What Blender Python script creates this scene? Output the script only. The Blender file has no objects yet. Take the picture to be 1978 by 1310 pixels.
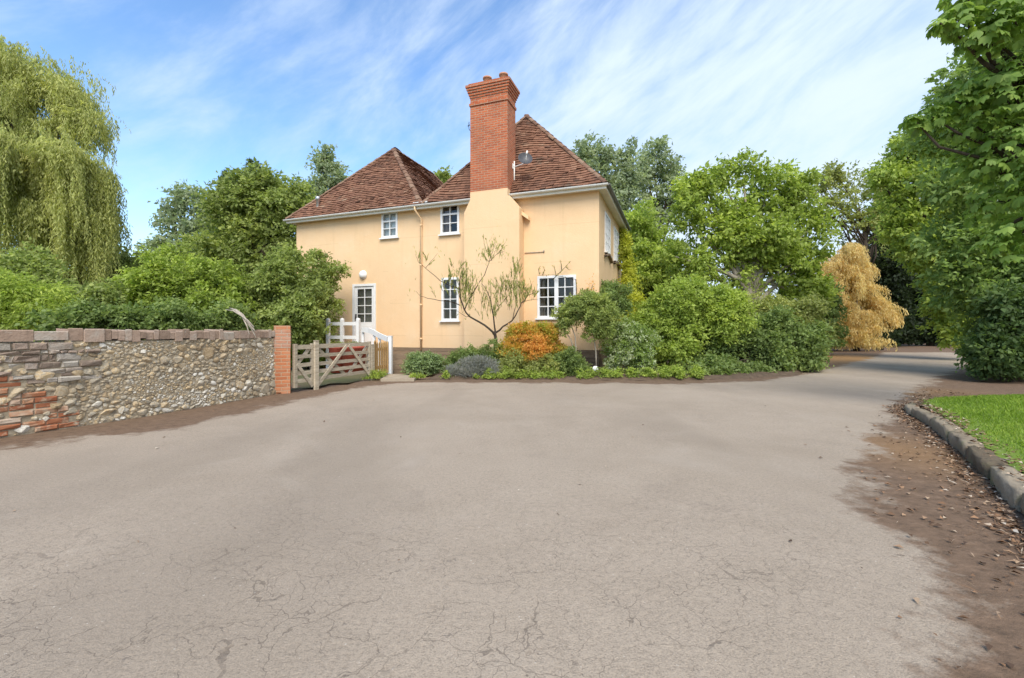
import bpy, bmesh, math, random
import numpy as np
from mathutils import Vector, Matrix

random.seed(5)
rng = np.random.default_rng(11)
R = math.radians
scene = bpy.context.scene
COL = scene.collection

# ------------------------------------------------------------------ camera, light, exposure
EYE, FPX, CX, HY = 1.3, 860.0, 989.0, 640.0
cam_d = bpy.data.cameras.new('camera')
cam = bpy.data.objects.new('camera', cam_d)
COL.objects.link(cam)
cam.location = (0, 0, EYE)
cam.rotation_euler = (R(90), 0, 0)
cam_d.sensor_width = 36
cam_d.lens = FPX / 1978 * 36
cam_d.shift_y = -15 / 1978
cam_d.clip_start = 0.05
cam_d.clip_end = 3000
scene.camera = cam
scene.cycles.diffuse_bounces = 7
scene.cycles.max_bounces = 12
scene.render.resolution_x, scene.render.resolution_y = 1024, 678
scene.view_settings.view_transform = 'Standard'
scene.view_settings.look = 'None'
scene.view_settings.exposure = 2.0
scene.view_settings.gamma = 1

SUN_DIR = Vector((0.04, -0.80, 0.98)).normalized()
sun_d = bpy.data.lights.new('sun', 'SUN')
sun_d.energy = 1.2
sun_d.angle = R(38)
sun_d.color = (1.0, 0.93, 0.82)
sun = bpy.data.objects.new('sun', sun_d)
COL.objects.link(sun)
sun.rotation_euler = SUN_DIR.to_track_quat('Z', 'Y').to_euler()

world = bpy.data.worlds.new('World')
scene.world = world
world.use_nodes = True


def build_world():
    nt = world.node_tree
    nt.nodes.clear()
    N = lambda t: nt.nodes.new(t)
    L = nt.links.new
    out = N('ShaderNodeOutputWorld')
    bg = N('ShaderNodeBackground')
    bg.inputs['Strength'].default_value = 0.108
    sky = N('ShaderNodeTexSky')
    sky.sky_type = 'NISHITA'
    sky.sun_disc = False
    sky.sun_elevation = math.asin(SUN_DIR.z)
    sky.sun_rotation = math.atan2(SUN_DIR.x, SUN_DIR.y)
    sky.air_density = 1.0
    sky.dust_density = 0.7
    sky.ozone_density = 1.6
    tc = N('ShaderNodeTexCoord')
    sep = N('ShaderNodeSeparateXYZ')
    L(tc.outputs['Generated'], sep.inputs[0])
    # cloud sheet: direction projected on a plane high above
    zz = N('ShaderNodeMath'); zz.operation = 'ADD'; zz.inputs[1].default_value = 0.22
    zm = N('ShaderNodeMath'); zm.operation = 'MAXIMUM'; zm.inputs[1].default_value = 0.0
    L(sep.outputs['Z'], zm.inputs[0]); L(zm.outputs[0], zz.inputs[0])
    dx = N('ShaderNodeMath'); dx.operation = 'DIVIDE'
    dy = N('ShaderNodeMath'); dy.operation = 'DIVIDE'
    L(sep.outputs['X'], dx.inputs[0]); L(zz.outputs[0], dx.inputs[1])
    L(sep.outputs['Y'], dy.inputs[0]); L(zz.outputs[0], dy.inputs[1])
    cmb = N('ShaderNodeCombineXYZ')
    L(dx.outputs[0], cmb.inputs['X']); L(dy.outputs[0], cmb.inputs['Y'])
    mp = N('ShaderNodeMapping')
    mr = N('ShaderNodeMapping')
    mr.inputs['Rotation'].default_value = (0, R(36), 0)
    L(tc.outputs['Generated'], mr.inputs['Vector'])
    mp.inputs['Scale'].default_value = (3.0, 2.4, 9.5)
    L(mr.outputs[0], mp.inputs['Vector'])
    n1 = N('ShaderNodeTexNoise')
    n1.inputs['Scale'].default_value = 1.15
    n1.inputs['Detail'].default_value = 7
    n1.inputs['Roughness'].default_value = 0.60
    n1.inputs['Distortion'].default_value = 0.25
    L(mp.outputs[0], n1.inputs['Vector'])
    mp2 = N('ShaderNodeMapping')
    mp2.inputs['Rotation'].default_value = (0, 0, R(20))
    mp2.inputs['Scale'].default_value = (0.8, 1.2, 1)
    L(cmb.outputs[0], mp2.inputs['Vector'])
    n2 = N('ShaderNodeTexNoise')
    n2.inputs['Scale'].default_value = 0.9
    n2.inputs['Detail'].default_value = 3
    L(mp2.outputs[0], n2.inputs['Vector'])
    # thicker veil of cloud toward the east
    ve = N('ShaderNodeMath'); ve.operation = 'MULTIPLY_ADD'
    ve.inputs[1].default_value = 0.32; ve.inputs[2].default_value = 0.0
    L(sep.outputs['X'], ve.inputs[0])
    lo = N('ShaderNodeMath'); lo.operation = 'MULTIPLY_ADD'
    lo.inputs[1].default_value = -0.30; lo.inputs[2].default_value = 0.14
    L(zm.outputs[0], lo.inputs[0])
    s1 = N('ShaderNodeMath'); s1.operation = 'MULTIPLY_ADD'; s1.inputs[1].default_value = 0.40
    L(n2.outputs['Fac'], s1.inputs[0]); L(n1.outputs['Fac'], s1.inputs[2])
    s2 = N('ShaderNodeMath'); s2.operation = 'ADD'
    L(s1.outputs[0], s2.inputs[0]); L(ve.outputs[0], s2.inputs[1])
    s3 = N('ShaderNodeMath'); s3.operation = 'ADD'
    L(s2.outputs[0], s3.inputs[0]); L(lo.outputs[0], s3.inputs[1])
    ramp = N('ShaderNodeValToRGB')
    ramp.color_ramp.interpolation = 'EASE'
    ramp.color_ramp.elements[0].position = 0.42
    ramp.color_ramp.elements[0].color = (0, 0, 0, 1)
    ramp.color_ramp.elements[1].position = 1.56
    ramp.color_ramp.elements[1].color = (1, 1, 1, 1)
    L(s3.outputs[0], ramp.inputs['Fac'])
    mix = N('ShaderNodeMix'); mix.data_type = 'RGBA'
    hsv = N('ShaderNodeHueSaturation')
    hsv.inputs['Saturation'].default_value = 1.14
    hsv.inputs['Value'].default_value = 0.72
    L(sky.outputs[0], hsv.inputs['Color'])
    L(ramp.outputs['Color'], mix.inputs['Factor'])
    L(hsv.outputs['Color'], mix.inputs['A'])
    mix.inputs['B'].default_value = (1.95, 2.3, 2.75, 1)
    L(mix.outputs['Result'], bg.inputs['Color'])
    L(bg.outputs[0], out.inputs[0])


build_world()

# ------------------------------------------------------------------ helpers


def P(px, py, Y):
    """A point of the place seen at photo pixel (px, py) that stands Y metres ahead."""
    return np.array([(px - CX) / FPX * Y, Y, EYE + (HY - py) / FPX * Y])


def G(px, py):
    """Ground point at photo pixel."""
    Y = EYE * FPX / (py - HY)
    return ((px - CX) / FPX * Y, Y)


def link(o, parent=None):
    COL.objects.link(o)
    if parent is not None:
        o.parent = parent
    return o


def tag(o, label=None, cat=None, group=None, kind=None):
    if label: o['label'] = label
    if cat: o['category'] = cat
    if group: o['group'] = group
    if kind: o['kind'] = kind
    return o


def empty(name, loc, label, cat, group=None, rz=0):
    o = bpy.data.objects.new(name, None)
    o.empty_display_size = 0.3
    COL.objects.link(o)
    o.location = loc
    o.rotation_euler = (0, 0, rz)
    bpy.context.view_layer.update()
    return tag(o, label, cat, group)


class MB:
    """Collects faces (with metre UVs and a per-face random number) into one mesh."""
    def __init__(self):
        self.v, self.f, self.uv, self.r, self.sm = [], [], [], [], []

    def face(self, pts, uv=None, r=None, smooth=False):
        i = len(self.v)
        self.v.extend([tuple(map(float, p)) for p in pts])
        self.f.append(tuple(range(i, i + len(pts))))
        self.uv.append(uv or [(0, 0)] * len(pts))
        self.r.append(random.random() if r is None else r)
        self.sm.append(smooth)

    def box(self, lo, hi, r=None, fn=None, skip=()):
        x0, y0, z0 = lo; x1, y1, z1 = hi
        r = random.random() if r is None else r
        c = [(x0, y0, z0), (x1, y0, z0), (x1, y1, z0), (x0, y1, z0), (x0, y0, z1), (x1, y0, z1), (x1, y1, z1), (x0, y1, z1)]
        F = {'b': (3, 2, 1, 0), 't': (4, 5, 6, 7), 'f': (0, 1, 5, 4), 'r': (1, 2, 6, 5), 'k': (2, 3, 7, 6), 'l': (3, 0, 4, 7)}
        for k, q in F.items():
            if k in skip: continue
            pts = [c[j] for j in q]
            if k in 'bt': uv = [(p[0], p[1]) for p in pts]
            elif k in 'fk': uv = [(p[0], p[2]) for p in pts]
            else: uv = [(p[1], p[2]) for p in pts]
            self.face([fn(p) for p in pts] if fn else pts, uv, r)

    def bar(self, a, b, w, t, r=None, up=(0, 0, 1)):
        """A rectangular bar from a to b, w wide across up, t thick."""
        a, b = Vector(a), Vector(b)
        d = (b - a).normalized()
        s = d.cross(Vector(up))
        if s.length < 1e-4: s = d.cross(Vector((1, 0, 0)))
        s.normalize()
        n = s.cross(d).normalized()
        r = random.random() if r is None else r
        L = (b - a).length
        fn = lambda p: tuple(a + d * p[0] + s * p[1] + n * p[2])
        self.box((0, -t / 2, -w / 2), (L, t / 2, w / 2), r, fn)

    def tube(self, pts, rad, n=8, r=None, cap=True):
        pts = [np.array(p, float) for p in pts]
        r = random.random() if r is None else r
        rings = []
        m = len(pts)
        if not hasattr(rad, '__len__'): rad = [rad] * m
        ref = np.array([0.31, 0.17, 0.93])
        for i in range(m):
            d = pts[min(i + 1, m - 1)] - pts[max(i - 1, 0)]
            d = d / (np.linalg.norm(d) + 1e-9)
            if abs(d @ ref) > 0.97: rr = np.array([1., 0, 0])
            else: rr = ref
            s = np.cross(d, rr); s /= np.linalg.norm(s)
            u = np.cross(s, d)
            rings.append([pts[i] + rad[i] * (math.cos(2 * math.pi * k / n) * s + math.sin(2 * math.pi * k / n) * u) for k in range(n)])
        b = len(self.v)
        for rg in rings: self.v.extend([tuple(p) for p in rg])
        for i in range(m - 1):
            for k in range(n):
                k2 = (k + 1) % n
                self.f.append((b + i * n + k, b + i * n + k2, b + (i + 1) * n + k2, b + (i + 1) * n + k))
                self.uv.append([(0, 0)] * 4); self.r.append(r); self.sm.append(True)
        if cap:
            for i, rev in ((0, True), (m - 1, False)):
                q = [b + i * n + k for k in range(n)]
                self.f.append(tuple(reversed(q)) if rev else tuple(q))
                self.uv.append([(0, 0)] * n); self.r.append(r); self.sm.append(False)

    def lathe(self, prof, c, n=20, r=None, axis=None):
        """prof: (radius, height) list turned round the vertical (or axis matrix) at c."""
        r = random.random() if r is None else r
        b = len(self.v)
        for (q, h) in prof:
            for k in range(n):
                p = Vector((q * math.cos(2 * math.pi * k / n), q * math.sin(2 * math.pi * k / n), h))
                if axis: p = axis @ p
                self.v.append(tuple(Vector(c) + p))
        for i in range(len(prof) - 1):
            for k in range(n):
                k2 = (k + 1) % n
                self.f.append((b + i * n + k, b + i * n + k2, b + (i + 1) * n + k2, b + (i + 1) * n + k))
                self.uv.append([(0, 0)] * 4); self.r.append(r); self.sm.append(True)

    def build(self, name, mat, parent=None, fix=True):
        me = bpy.data.meshes.new(name)
        me.from_pydata(self.v, [], self.f)
        uvl = me.uv_layers.new(name='uv')
        flat = [c for u in self.uv for p in u for c in p]
        uvl.data.foreach_set('uv', flat)
        at = me.attributes.new('rnd', 'FLOAT', 'FACE')
        at.data.foreach_set('value', self.r)
        me.polygons.foreach_set('use_smooth', self.sm)
        if fix:
            bm = bmesh.new(); bm.from_mesh(me)
            bmesh.ops.remove_doubles(bm, verts=bm.verts, dist=1e-5)
            bmesh.ops.recalc_face_normals(bm, faces=bm.faces)
            bm.to_mesh(me); bm.free()
        me.materials.append(mat)
        me.update()
        return link(bpy.data.objects.new(name, me), parent)


def quads_obj(name, V, rnd, mat, parent=None, k=4):
    """V: (n,k,3) faces, rnd: (n,)"""
    n = len(V)
    me = bpy.data.meshes.new(name)
    me.vertices.add(n * k)
    me.vertices.foreach_set('co', np.ascontiguousarray(V, dtype=np.float32).ravel())
    me.loops.add(n * k)
    me.loops.foreach_set('vertex_index', np.arange(n * k, dtype=np.int32))
    me.polygons.add(n)
    me.polygons.foreach_set('loop_start', np.arange(0, n * k, k, dtype=np.int32))
    me.update(calc_edges=True)
    at = me.attributes.new('rnd', 'FLOAT', 'FACE')
    at.data.foreach_set('value', np.ascontiguousarray(rnd, dtype=np.float32))
    me.materials.append(mat)
    return link(bpy.data.objects.new(name, me), parent)


# ------------------------------------------------------------------ materials
def newmat(name):
    m = bpy.data.materials.new(name)
    m.use_nodes = True
    nt = m.node_tree
    b = nt.nodes['Principled BSDF']
    return m, nt, b, nt.nodes.new, nt.links.new


def ramp_node(nt, stops, interp='LINEAR'):
    r = nt.nodes.new('ShaderNodeValToRGB')
    r.color_ramp.interpolation = interp
    els = r.color_ramp.elements
    while len(els) < len(stops): els.new(0.5)
    for e, (p, c) in zip(els, stops):
        e.position = p
        e.color = (*c, 1) if len(c) == 3 else c
    return r


def noise_node(nt, scale, detail=5, rough=0.55, coord='Object', dist=0.0, stretch=None):
    tc = nt.nodes.new('ShaderNodeTexCoord')
    n = nt.nodes.new('ShaderNodeTexNoise')
    n.inputs['Scale'].default_value = scale
    n.inputs['Detail'].default_value = detail
    n.inputs['Roughness'].default_value = rough
    n.inputs['Distortion'].default_value = dist
    src = tc.outputs[coord]
    if stretch:
        mp = nt.nodes.new('ShaderNodeMapping')
        mp.inputs['Scale'].default_value = stretch
        nt.links.new(src, mp.inputs['Vector'])
        src = mp.outputs[0]
    nt.links.new(src, n.inputs['Vector'])
    return n


def mixc(nt, fac, a, b, blend='MIX'):
    m = nt.nodes.new('ShaderNodeMix')
    m.data_type = 'RGBA'
    m.blend_type = blend
    for key, val in (('Factor', fac), ('A', a), ('B', b)):
        s = m.inputs[key]
        if hasattr(val, 'links') or hasattr(val, 'is_linked'):
            nt.links.new(val, s)
        elif isinstance(val, (int, float)):
            s.default_value = val
        else:
            s.default_value = (*val, 1)
    return m.outputs['Result']


def math_node(nt, op, a, b=None, c=None, clamp=False):
    m = nt.nodes.new('ShaderNodeMath')
    m.operation = op
    m.use_clamp = clamp
    for i, v in enumerate((a, b, c)):
        if v is None: continue
        if hasattr(v, 'is_linked'): nt.links.new(v, m.inputs[i])
        else: m.inputs[i].default_value = v
    return m.outputs[0]


def attr(nt, name='rnd'):
    a = nt.nodes.new('ShaderNodeAttribute')
    a.attribute_name = name
    return a.outputs['Fac']


def bump(nt, b, height, strength=0.3, dist=0.02):
    bn = nt.nodes.new('ShaderNodeBump')
    bn.inputs['Strength'].default_value = strength
    bn.inputs['Distance'].default_value = dist
    nt.links.new(height, bn.inputs['Height'])
    nt.links.new(bn.outputs[0], b.inputs['Normal'])


def mat_leaf(name, stops, transl=0.48, rough=0.6, tint=(1.15, 1.2, 0.75)):
    m, nt, b, N, L = newmat(name)
    r = ramp_node(nt, stops)
    L(attr(nt), r.inputs['Fac'])
    L(r.outputs['Color'], b.inputs['Base Color'])
    b.inputs['Roughness'].default_value = rough
    b.inputs['Specular IOR Level'].default_value = 0.35
    t = N('ShaderNodeBsdfTranslucent')
    L(mixc(nt, 1.0, r.outputs['Color'], tint, 'MULTIPLY'), t.inputs['Color'])
    ms = N('ShaderNodeMixShader')
    ms.inputs[0].default_value = transl
    L(b.outputs[0], ms.inputs[1]); L(t.outputs[0], ms.inputs[2])
    L(ms.outputs[0], nt.nodes['Material Output'].inputs['Surface'])
    return m


def mat_noise(name, c1, c2, scale, rough=0.8, bstr=0.3, bdist=0.01, stretch=None, c3=None, use_rnd=0.0, spec=0.3, metal=0.0):
    m, nt, b, N, L = newmat(name)
    n = noise_node(nt, scale, 6, 0.6, stretch=stretch)
    stops = [(0.3, c1), (0.7, c2)] if c3 is None else [(0.25, c1), (0.5, c2), (0.75, c3)]
    r = ramp_node(nt, stops)
    L(n.outputs['Fac'], r.inputs['Fac'])
    col = r.outputs['Color']
    if use_rnd:
        v = math_node(nt, 'MULTIPLY_ADD', attr(nt), use_rnd, 1 - use_rnd / 2)
        cc = N('ShaderNodeCombineColor')
        for i in range(3): L(v, cc.inputs[i])
        col = mixc(nt, 1.0, col, cc.outputs[0], 'MULTIPLY')
    L(col, b.inputs['Base Color'])
    b.inputs['Roughness'].default_value = rough
    b.inputs['Specular IOR Level'].default_value = spec
    b.inputs['Metallic'].default_value = metal
    if bstr: bump(nt, b, n.outputs['Fac'], bstr, bdist)
    return m


def mat_render():
    m, nt, b, N, L = newmat('painted_render')
    n = noise_node(nt, 0.55, 5, 0.6)
    r = ramp_node(nt, [(0.3, (0.695, 0.474, 0.268)), (0.55, (0.735, 0.513, 0.298)), (0.75, (0.72, 0.525, 0.325))])
    L(n.outputs['Fac'], r.inputs['Fac'])
    st = noise_node(nt, 1.0, 5, 0.6, stretch=(5, 5, 0.35))
    s2 = math_node(nt, 'MULTIPLY', math_node(nt, 'SUBTRACT', st.outputs['Fac'], 0.55, clamp=True), 0.9)
    col = mixc(nt, s2, r.outputs['Color'], (0.47, 0.32, 0.17))
    # faint lift lines of the old render coats
    tc = N('ShaderNodeTexCoord'); sp = N('ShaderNodeSeparateXYZ'); L(tc.outputs['Object'], sp.inputs[0])
    wob = noise_node(nt, 0.8, 3)
    zz = math_node(nt, 'MULTIPLY_ADD', wob.outputs['Fac'], 0.06, sp.outputs['Z'])
    fr = math_node(nt, 'FRACT', math_node(nt, 'DIVIDE', zz, 1.17))
    ln = math_node(nt, 'LESS_THAN', fr, 0.012)
    gap = math_node(nt, 'GREATER_THAN', noise_node(nt, 0.5, 2).outputs['Fac'], 0.5)
    col = mixc(nt, math_node(nt, 'MULTIPLY', math_node(nt, 'MULTIPLY', ln, gap), 0.35), col, (0.42, 0.30, 0.16))
    sb = math_node(nt, 'MULTIPLY', math_node(nt, 'SUBTRACT', 1.25, sp.outputs['Z'], clamp=True), math_node(nt, 'MULTIPLY', noise_node(nt, 3.5, 6, 0.7).outputs['Fac'], 0.5), clamp=True)
    col = mixc(nt, sb, col, (0.40, 0.30, 0.18))
    pt = noise_node(nt, 1.1, 7, 0.72, dist=0.8)
    col = mixc(nt, math_node(nt, 'MULTIPLY', math_node(nt, 'SUBTRACT', pt.outputs['Fac'], 0.54, clamp=True), 1.5, clamp=True), col, (0.74, 0.585, 0.395))
    L(col, b.inputs['Base Color'])
    b.inputs['Roughness'].default_value = 0.85
    b.inputs['Specular IOR Level'].default_value = 0.2
    f = noise_node(nt, 28, 5, 0.7)
    g = noise_node(nt, 1.6, 3, 0.5)
    h = math_node(nt, 'MULTIPLY_ADD', g.outputs['Fac'], 2.5, f.outputs['Fac'])
    bump(nt, b, h, 0.35, 0.02)
    return m


def mat_brick(name, c1, c2, mortar, bw=0.225, bh=0.075, ms=0.010, scale_noise=3.0, soot=None):
    m, nt, b, N, L = newmat(name)
    uv = N('ShaderNodeUVMap'); uv.uv_map = 'uv'
    wn = N('ShaderNodeTexNoise'); wn.inputs['Scale'].default_value = 2.2; wn.inputs['Detail'].default_value = 3
    L(uv.outputs[0], wn.inputs['Vector'])
    va = N('ShaderNodeVectorMath'); va.operation = 'MULTIPLY_ADD'
    L(wn.outputs['Color'], va.inputs[0]); va.inputs[1].default_value = (0.03, 0.03, 0); L(uv.outputs[0], va.inputs[2])
    t = N('ShaderNodeTexBrick')
    t.inputs['Scale'].default_value = 1
    t.inputs['Brick Width'].default_value = bw
    t.inputs['Row Height'].default_value = bh
    t.inputs['Mortar Size'].default_value = ms
    t.inputs['Mortar Smooth'].default_value = 0.3
    t.inputs['Bias'].default_value = -0.1
    t.inputs['Color1'].default_value = (*c1, 1)
    t.inputs['Color2'].default_value = (*c2, 1)
    t.inputs['Mortar'].default_value = (*mortar, 1)
    L(va.outputs[0], t.inputs['Vector'])
    n = noise_node(nt, scale_noise, 6, 0.65, coord='Object')
    col = mixc(nt, math_node(nt, 'MULTIPLY', math_node(nt, 'SUBTRACT', n.outputs['Fac'], 0.45, clamp=True), 1.8), t.outputs['Color'], soot or (0.14, 0.06, 0.04))
    L(col, b.inputs['Base Color'])
    b.inputs['Roughness'].default_value = 0.9
    b.inputs['Specular IOR Level'].default_value = 0.2
    f = noise_node(nt, 60, 4)
    inv = math_node(nt, 'SUBTRACT', 1.0, t.outputs['Fac'])
    bump(nt, b, math_node(nt, 'MULTIPLY_ADD', f.outputs['Fac'], 0.5, inv), 0.7, 0.012)
    return m


def mat_rnd(name, stops, rough=0.85, nscale=8.0, namp=0.5, bstr=0.4, bdist=0.01, interp='LINEAR', spot=None, spec=0.25):
    """Per-piece colour from the face number, broken up by noise; optional lichen spots."""
    m, nt, b, N, L = newmat(name)
    n = noise_node(nt, nscale, 6, 0.6)
    fac = math_node(nt, 'MULTIPLY_ADD', math_node(nt, 'SUBTRACT', n.outputs['Fac'], 0.5), namp, attr(nt))
    r = ramp_node(nt, stops, interp)
    L(fac, r.inputs['Fac'])
    col = r.outputs['Color']
    n2 = noise_node(nt, nscale * 2.7, 5, 0.7)
    col = mixc(nt, math_node(nt, 'MULTIPLY', math_node(nt, 'SUBTRACT', n2.outputs['Fac'], 0.5, clamp=True), 1.2), col, (0.10, 0.08, 0.06))
    if spot:
        sc, th, c = spot
        s = noise_node(nt, sc, 5, 0.7)
        k = math_node(nt, 'MULTIPLY', math_node(nt, 'SUBTRACT', s.outputs['Fac'], th, clamp=True), 7.0, clamp=True)
        col = mixc(nt, k, col, c)
    L(col, b.inputs['Base Color'])
    b.inputs['Roughness'].default_value = rough
    b.inputs['Specular IOR Level'].default_value = spec
    if bstr: bump(nt, b, n2.outputs['Fac'], bstr, bdist)
    return m


def mat_glass():
    m, nt, b, N, L = newmat('window_glass')
    tr = N('ShaderNodeBsdfTransparent'); tr.inputs['Color'].default_value = (0.80, 0.84, 0.83, 1)
    gl = N('ShaderNodeBsdfGlossy'); gl.inputs['Roughness'].default_value = 0.03
    wv = noise_node(nt, 2.5, 2)
    bn = N('ShaderNodeBump'); bn.inputs['Strength'].default_value = 0.06; bn.inputs['Distance'].default_value = 0.05
    L(wv.outputs['Fac'], bn.inputs['Height']); L(bn.outputs[0], gl.inputs['Normal'])
    fr = N('ShaderNodeFresnel'); fr.inputs['IOR'].default_value = 1.5
    k = math_node(nt, 'MULTIPLY_ADD', fr.outputs[0], 0.85, 0.02, clamp=True)
    ms = N('ShaderNodeMixShader')
    L(k, ms.inputs[0]); L(tr.outputs[0], ms.inputs[1]); L(gl.outputs[0], ms.inputs[2])
    L(ms.outputs[0], nt.nodes['Material Output'].inputs['Surface'])
    return m


def mat_asphalt():
    m, nt, b, N, L = newmat('asphalt_drive')
    big = noise_node(nt, 0.35, 4, 0.6, dist=0.6)
    med = noise_node(nt, 2.2, 5, 0.6)
    r = ramp_node(nt, [(0.28, (0.276, 0.226, 0.170)), (0.5, (0.308, 0.254, 0.194)), (0.72, (0.336, 0.279, 0.215))])
    L(math_node(nt, 'MULTIPLY_ADD', math_node(nt, 'SUBTRACT', med.outputs['Fac'], 0.5), 0.45, big.outputs['Fac']), r.inputs['Fac'])
    fine = noise_node(nt, 120, 3, 0.7)
    gr = noise_node(nt, 38, 4, 0.7)
    fr = ramp_node(nt, [(0.25, (0.62, 0.61, 0.60)), (0.5, (1, 1, 1)), (0.8, (1.22, 1.2, 1.18))])
    L(math_node(nt, 'MULTIPLY_ADD', math_node(nt, 'SUBTRACT', gr.outputs['Fac'], 0.5), 0.6, fine.outputs['Fac']), fr.inputs['Fac'])
    col = mixc(nt, 1.0, r.outputs['Color'], fr.outputs['Color'], 'MULTIPLY')
    # worn tracks along the drive and faint darker blotches
    tr = noise_node(nt, 0.5, 3, 0.5, stretch=(1.0, 0.25, 1))
    k = math_node(nt, 'MULTIPLY', math_node(nt, 'SUBTRACT', tr.outputs['Fac'], 0.50, clamp=True), 2.6)
    col = mixc(nt, k, col, (0.205, 0.168, 0.128))
    bl = noise_node(nt, 0.9, 7, 0.7, dist=1.2)
    k = math_node(nt, 'MULTIPLY', math_node(nt, 'SUBTRACT', bl.outputs['Fac'], 0.57, clamp=True), 1.7, clamp=True)
    col = mixc(nt, k, col, (0.165, 0.135, 0.110))
    bl = noise_node(nt, 0.7, 6, 0.65, dist=0.8)
    k = math_node(nt, 'MULTIPLY', math_node(nt, 'SUBTRACT', bl.outputs['Fac'], 0.55, clamp=True), 2.0, clamp=True)
    col = mixc(nt, k, col, (0.36, 0.31, 0.25))
    # pale stones showing in the surface
    vo = N('ShaderNodeTexVoronoi'); vo.inputs['Scale'].default_value = 34
    tc = N('ShaderNodeTexCoord'); L(tc.outputs['Object'], vo.inputs['Vector'])
    ps = math_node(nt, 'MULTIPLY', math_node(nt, 'LESS_THAN', vo.outputs['Distance'], 0.16), math_node(nt, 'GREATER_THAN', gr.outputs['Fac'], 0.60))
    col = mixc(nt, math_node(nt, 'MULTIPLY', ps, 0.7), col, (0.50, 0.46, 0.40))
    # cracks
    wn = noise_node(nt, 2.6, 4, 0.6)
    va = N('ShaderNodeVectorMath'); va.operation = 'MULTIPLY_ADD'
    L(wn.outputs['Color'], va.inputs[0]); va.inputs[1].default_value = (0.42, 0.42, 0); L(tc.outputs['Object'], va.inputs[2])
    crk = None
    for sc, wd, th in ((3.4, 0.0062, 0.42), (9.0, 0.014, 0.50)):
        v = N('ShaderNodeTexVoronoi'); v.feature = 'DISTANCE_TO_EDGE'; v.inputs['Scale'].default_value = sc
        L(va.outputs[0], v.inputs['Vector'])
        c = math_node(nt, 'LESS_THAN', v.outputs['Distance'], wd)
        msk = noise_node(nt, 1.3 if sc < 3 else 1.0, 5, 0.7)
        mk = math_node(nt, 'MULTIPLY', math_node(nt, 'SUBTRACT', msk.outputs['Fac'], th - 0.02, clamp=True), 14, clamp=True)
        c = math_node(nt, 'MULTIPLY', c, mk)
        crk = c if crk is None else math_node(nt, 'MAXIMUM', crk, c)
    crk = math_node(nt, 'MULTIPLY', crk, attr(nt, 'crack'))
    col = mixc(nt, math_node(nt, 'MULTIPLY', crk, 0.50), col, (0.085, 0.065, 0.050))
    # dirt and needle litter at the margins
    dn = noise_node(nt, 1.3, 6, 0.65)
    dn2 = noise_node(nt, 7, 5, 0.7)
    d = math_node(nt, 'ADD', attr(nt, 'dirt'), math_node(nt, 'MULTIPLY', math_node(nt, 'SUBTRACT', dn.outputs['Fac'], 0.5), 1.3))
    d = math_node(nt, 'ADD', d, math_node(nt, 'MULTIPLY', math_node(nt, 'SUBTRACT', dn2.outputs['Fac'], 0.5), 0.5))
    dk = math_node(nt, 'MULTIPLY', math_node(nt, 'SUBTRACT', d, 0.42), 5.0, clamp=True)
    dcol = ramp_node(nt, [(0.30, (0.050, 0.032, 0.020)), (0.45, (0.115, 0.072, 0.044)), (0.58, (0.165, 0.105, 0.066)), (0.75, (0.27, 0.19, 0.125))])
    ds = noise_node(nt, 7, 9, 0.82, stretch=(1, 1.6, 1))
    L(ds.outputs['Fac'], dcol.inputs['Fac'])
    rust = mixc(nt, attr(nt, 'rust'), dcol.outputs['Color'], (0.30, 0.165, 0.060))
    col = mixc(nt, math_node(nt, 'MULTIPLY', dk, 0.93), col, rust)
    L(col, b.inputs['Base Color'])
    b.inputs['Roughness'].default_value = 0.88
    b.inputs['Specular IOR Level'].default_value = 0.25
    h = math_node(nt, 'MULTIPLY_ADD', gr.outputs['Fac'], 1.2, fine.outputs['Fac'])
    h = math_node(nt, 'SUBTRACT', h, math_node(nt, 'MULTIPLY', crk, 2.5))
    h = math_node(nt, 'ADD', h, math_node(nt, 'MULTIPLY', ds.outputs['Fac'], math_node(nt, 'MULTIPLY', dk, 2.0)))
    bump(nt, b, h, 0.55, 0.012)
    return m


M = {}
M['render'] = mat_render()
M['brick_stack'] = mat_brick('chimney_brick', (0.48, 0.138, 0.058), (0.35, 0.088, 0.040), (0.40, 0.29, 0.20), scale_noise=1.6, soot=(0.20, 0.095, 0.06))
M['brick_pier'] = mat_brick('pier_brick', (0.46, 0.175, 0.080), (0.36, 0.125, 0.058), (0.42, 0.27, 0.17), scale_noise=4, soot=(0.40, 0.27, 0.18))
M['brick_plinth'] = mat_brick('plinth_brick', (0.20, 0.115, 0.070), (0.15, 0.085, 0.052), (0.22, 0.16, 0.11))
M['white'] = mat_noise('white_paint', (0.66, 0.66, 0.645), (0.74, 0.735, 0.715), 4, 0.45, 0.08, 0.003, use_rnd=0.06)
M['fascia'] = mat_noise('fascia_paint', (0.70, 0.66, 0.56), (0.78, 0.74, 0.64), 3, 0.55, 0.08, 0.003)
M['gutter'] = mat_noise('gutter_plastic', (0.66, 0.65, 0.61), (0.76, 0.75, 0.70), 2.5, 0.4, 0.05, 0.003)
M['dark_gutter'] = mat_noise('dark_gutter', (0.10, 0.10, 0.10), (0.17, 0.16, 0.15), 2.5, 0.4, 0.05, 0.003)
M['pipe_cream'] = mat_noise('cream_pipe_paint', (0.72, 0.50, 0.28), (0.80, 0.58, 0.33), 3, 0.5, 0.05, 0.003)
M['glass'] = mat_glass()
M['tile'] = mat_rnd('clay_roof_tile', [(0.0, (0.10, 0.050, 0.032)), (0.35, (0.180, 0.086, 0.052)), (0.65, (0.230, 0.113, 0.067)), (0.85, (0.27, 0.155, 0.097)), (1.0, (0.30, 0.22, 0.15))], 0.85, 2.2, 0.55, 0.5, 0.01, spot=(1.3, 0.60, (0.115, 0.085, 0.06)))
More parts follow.
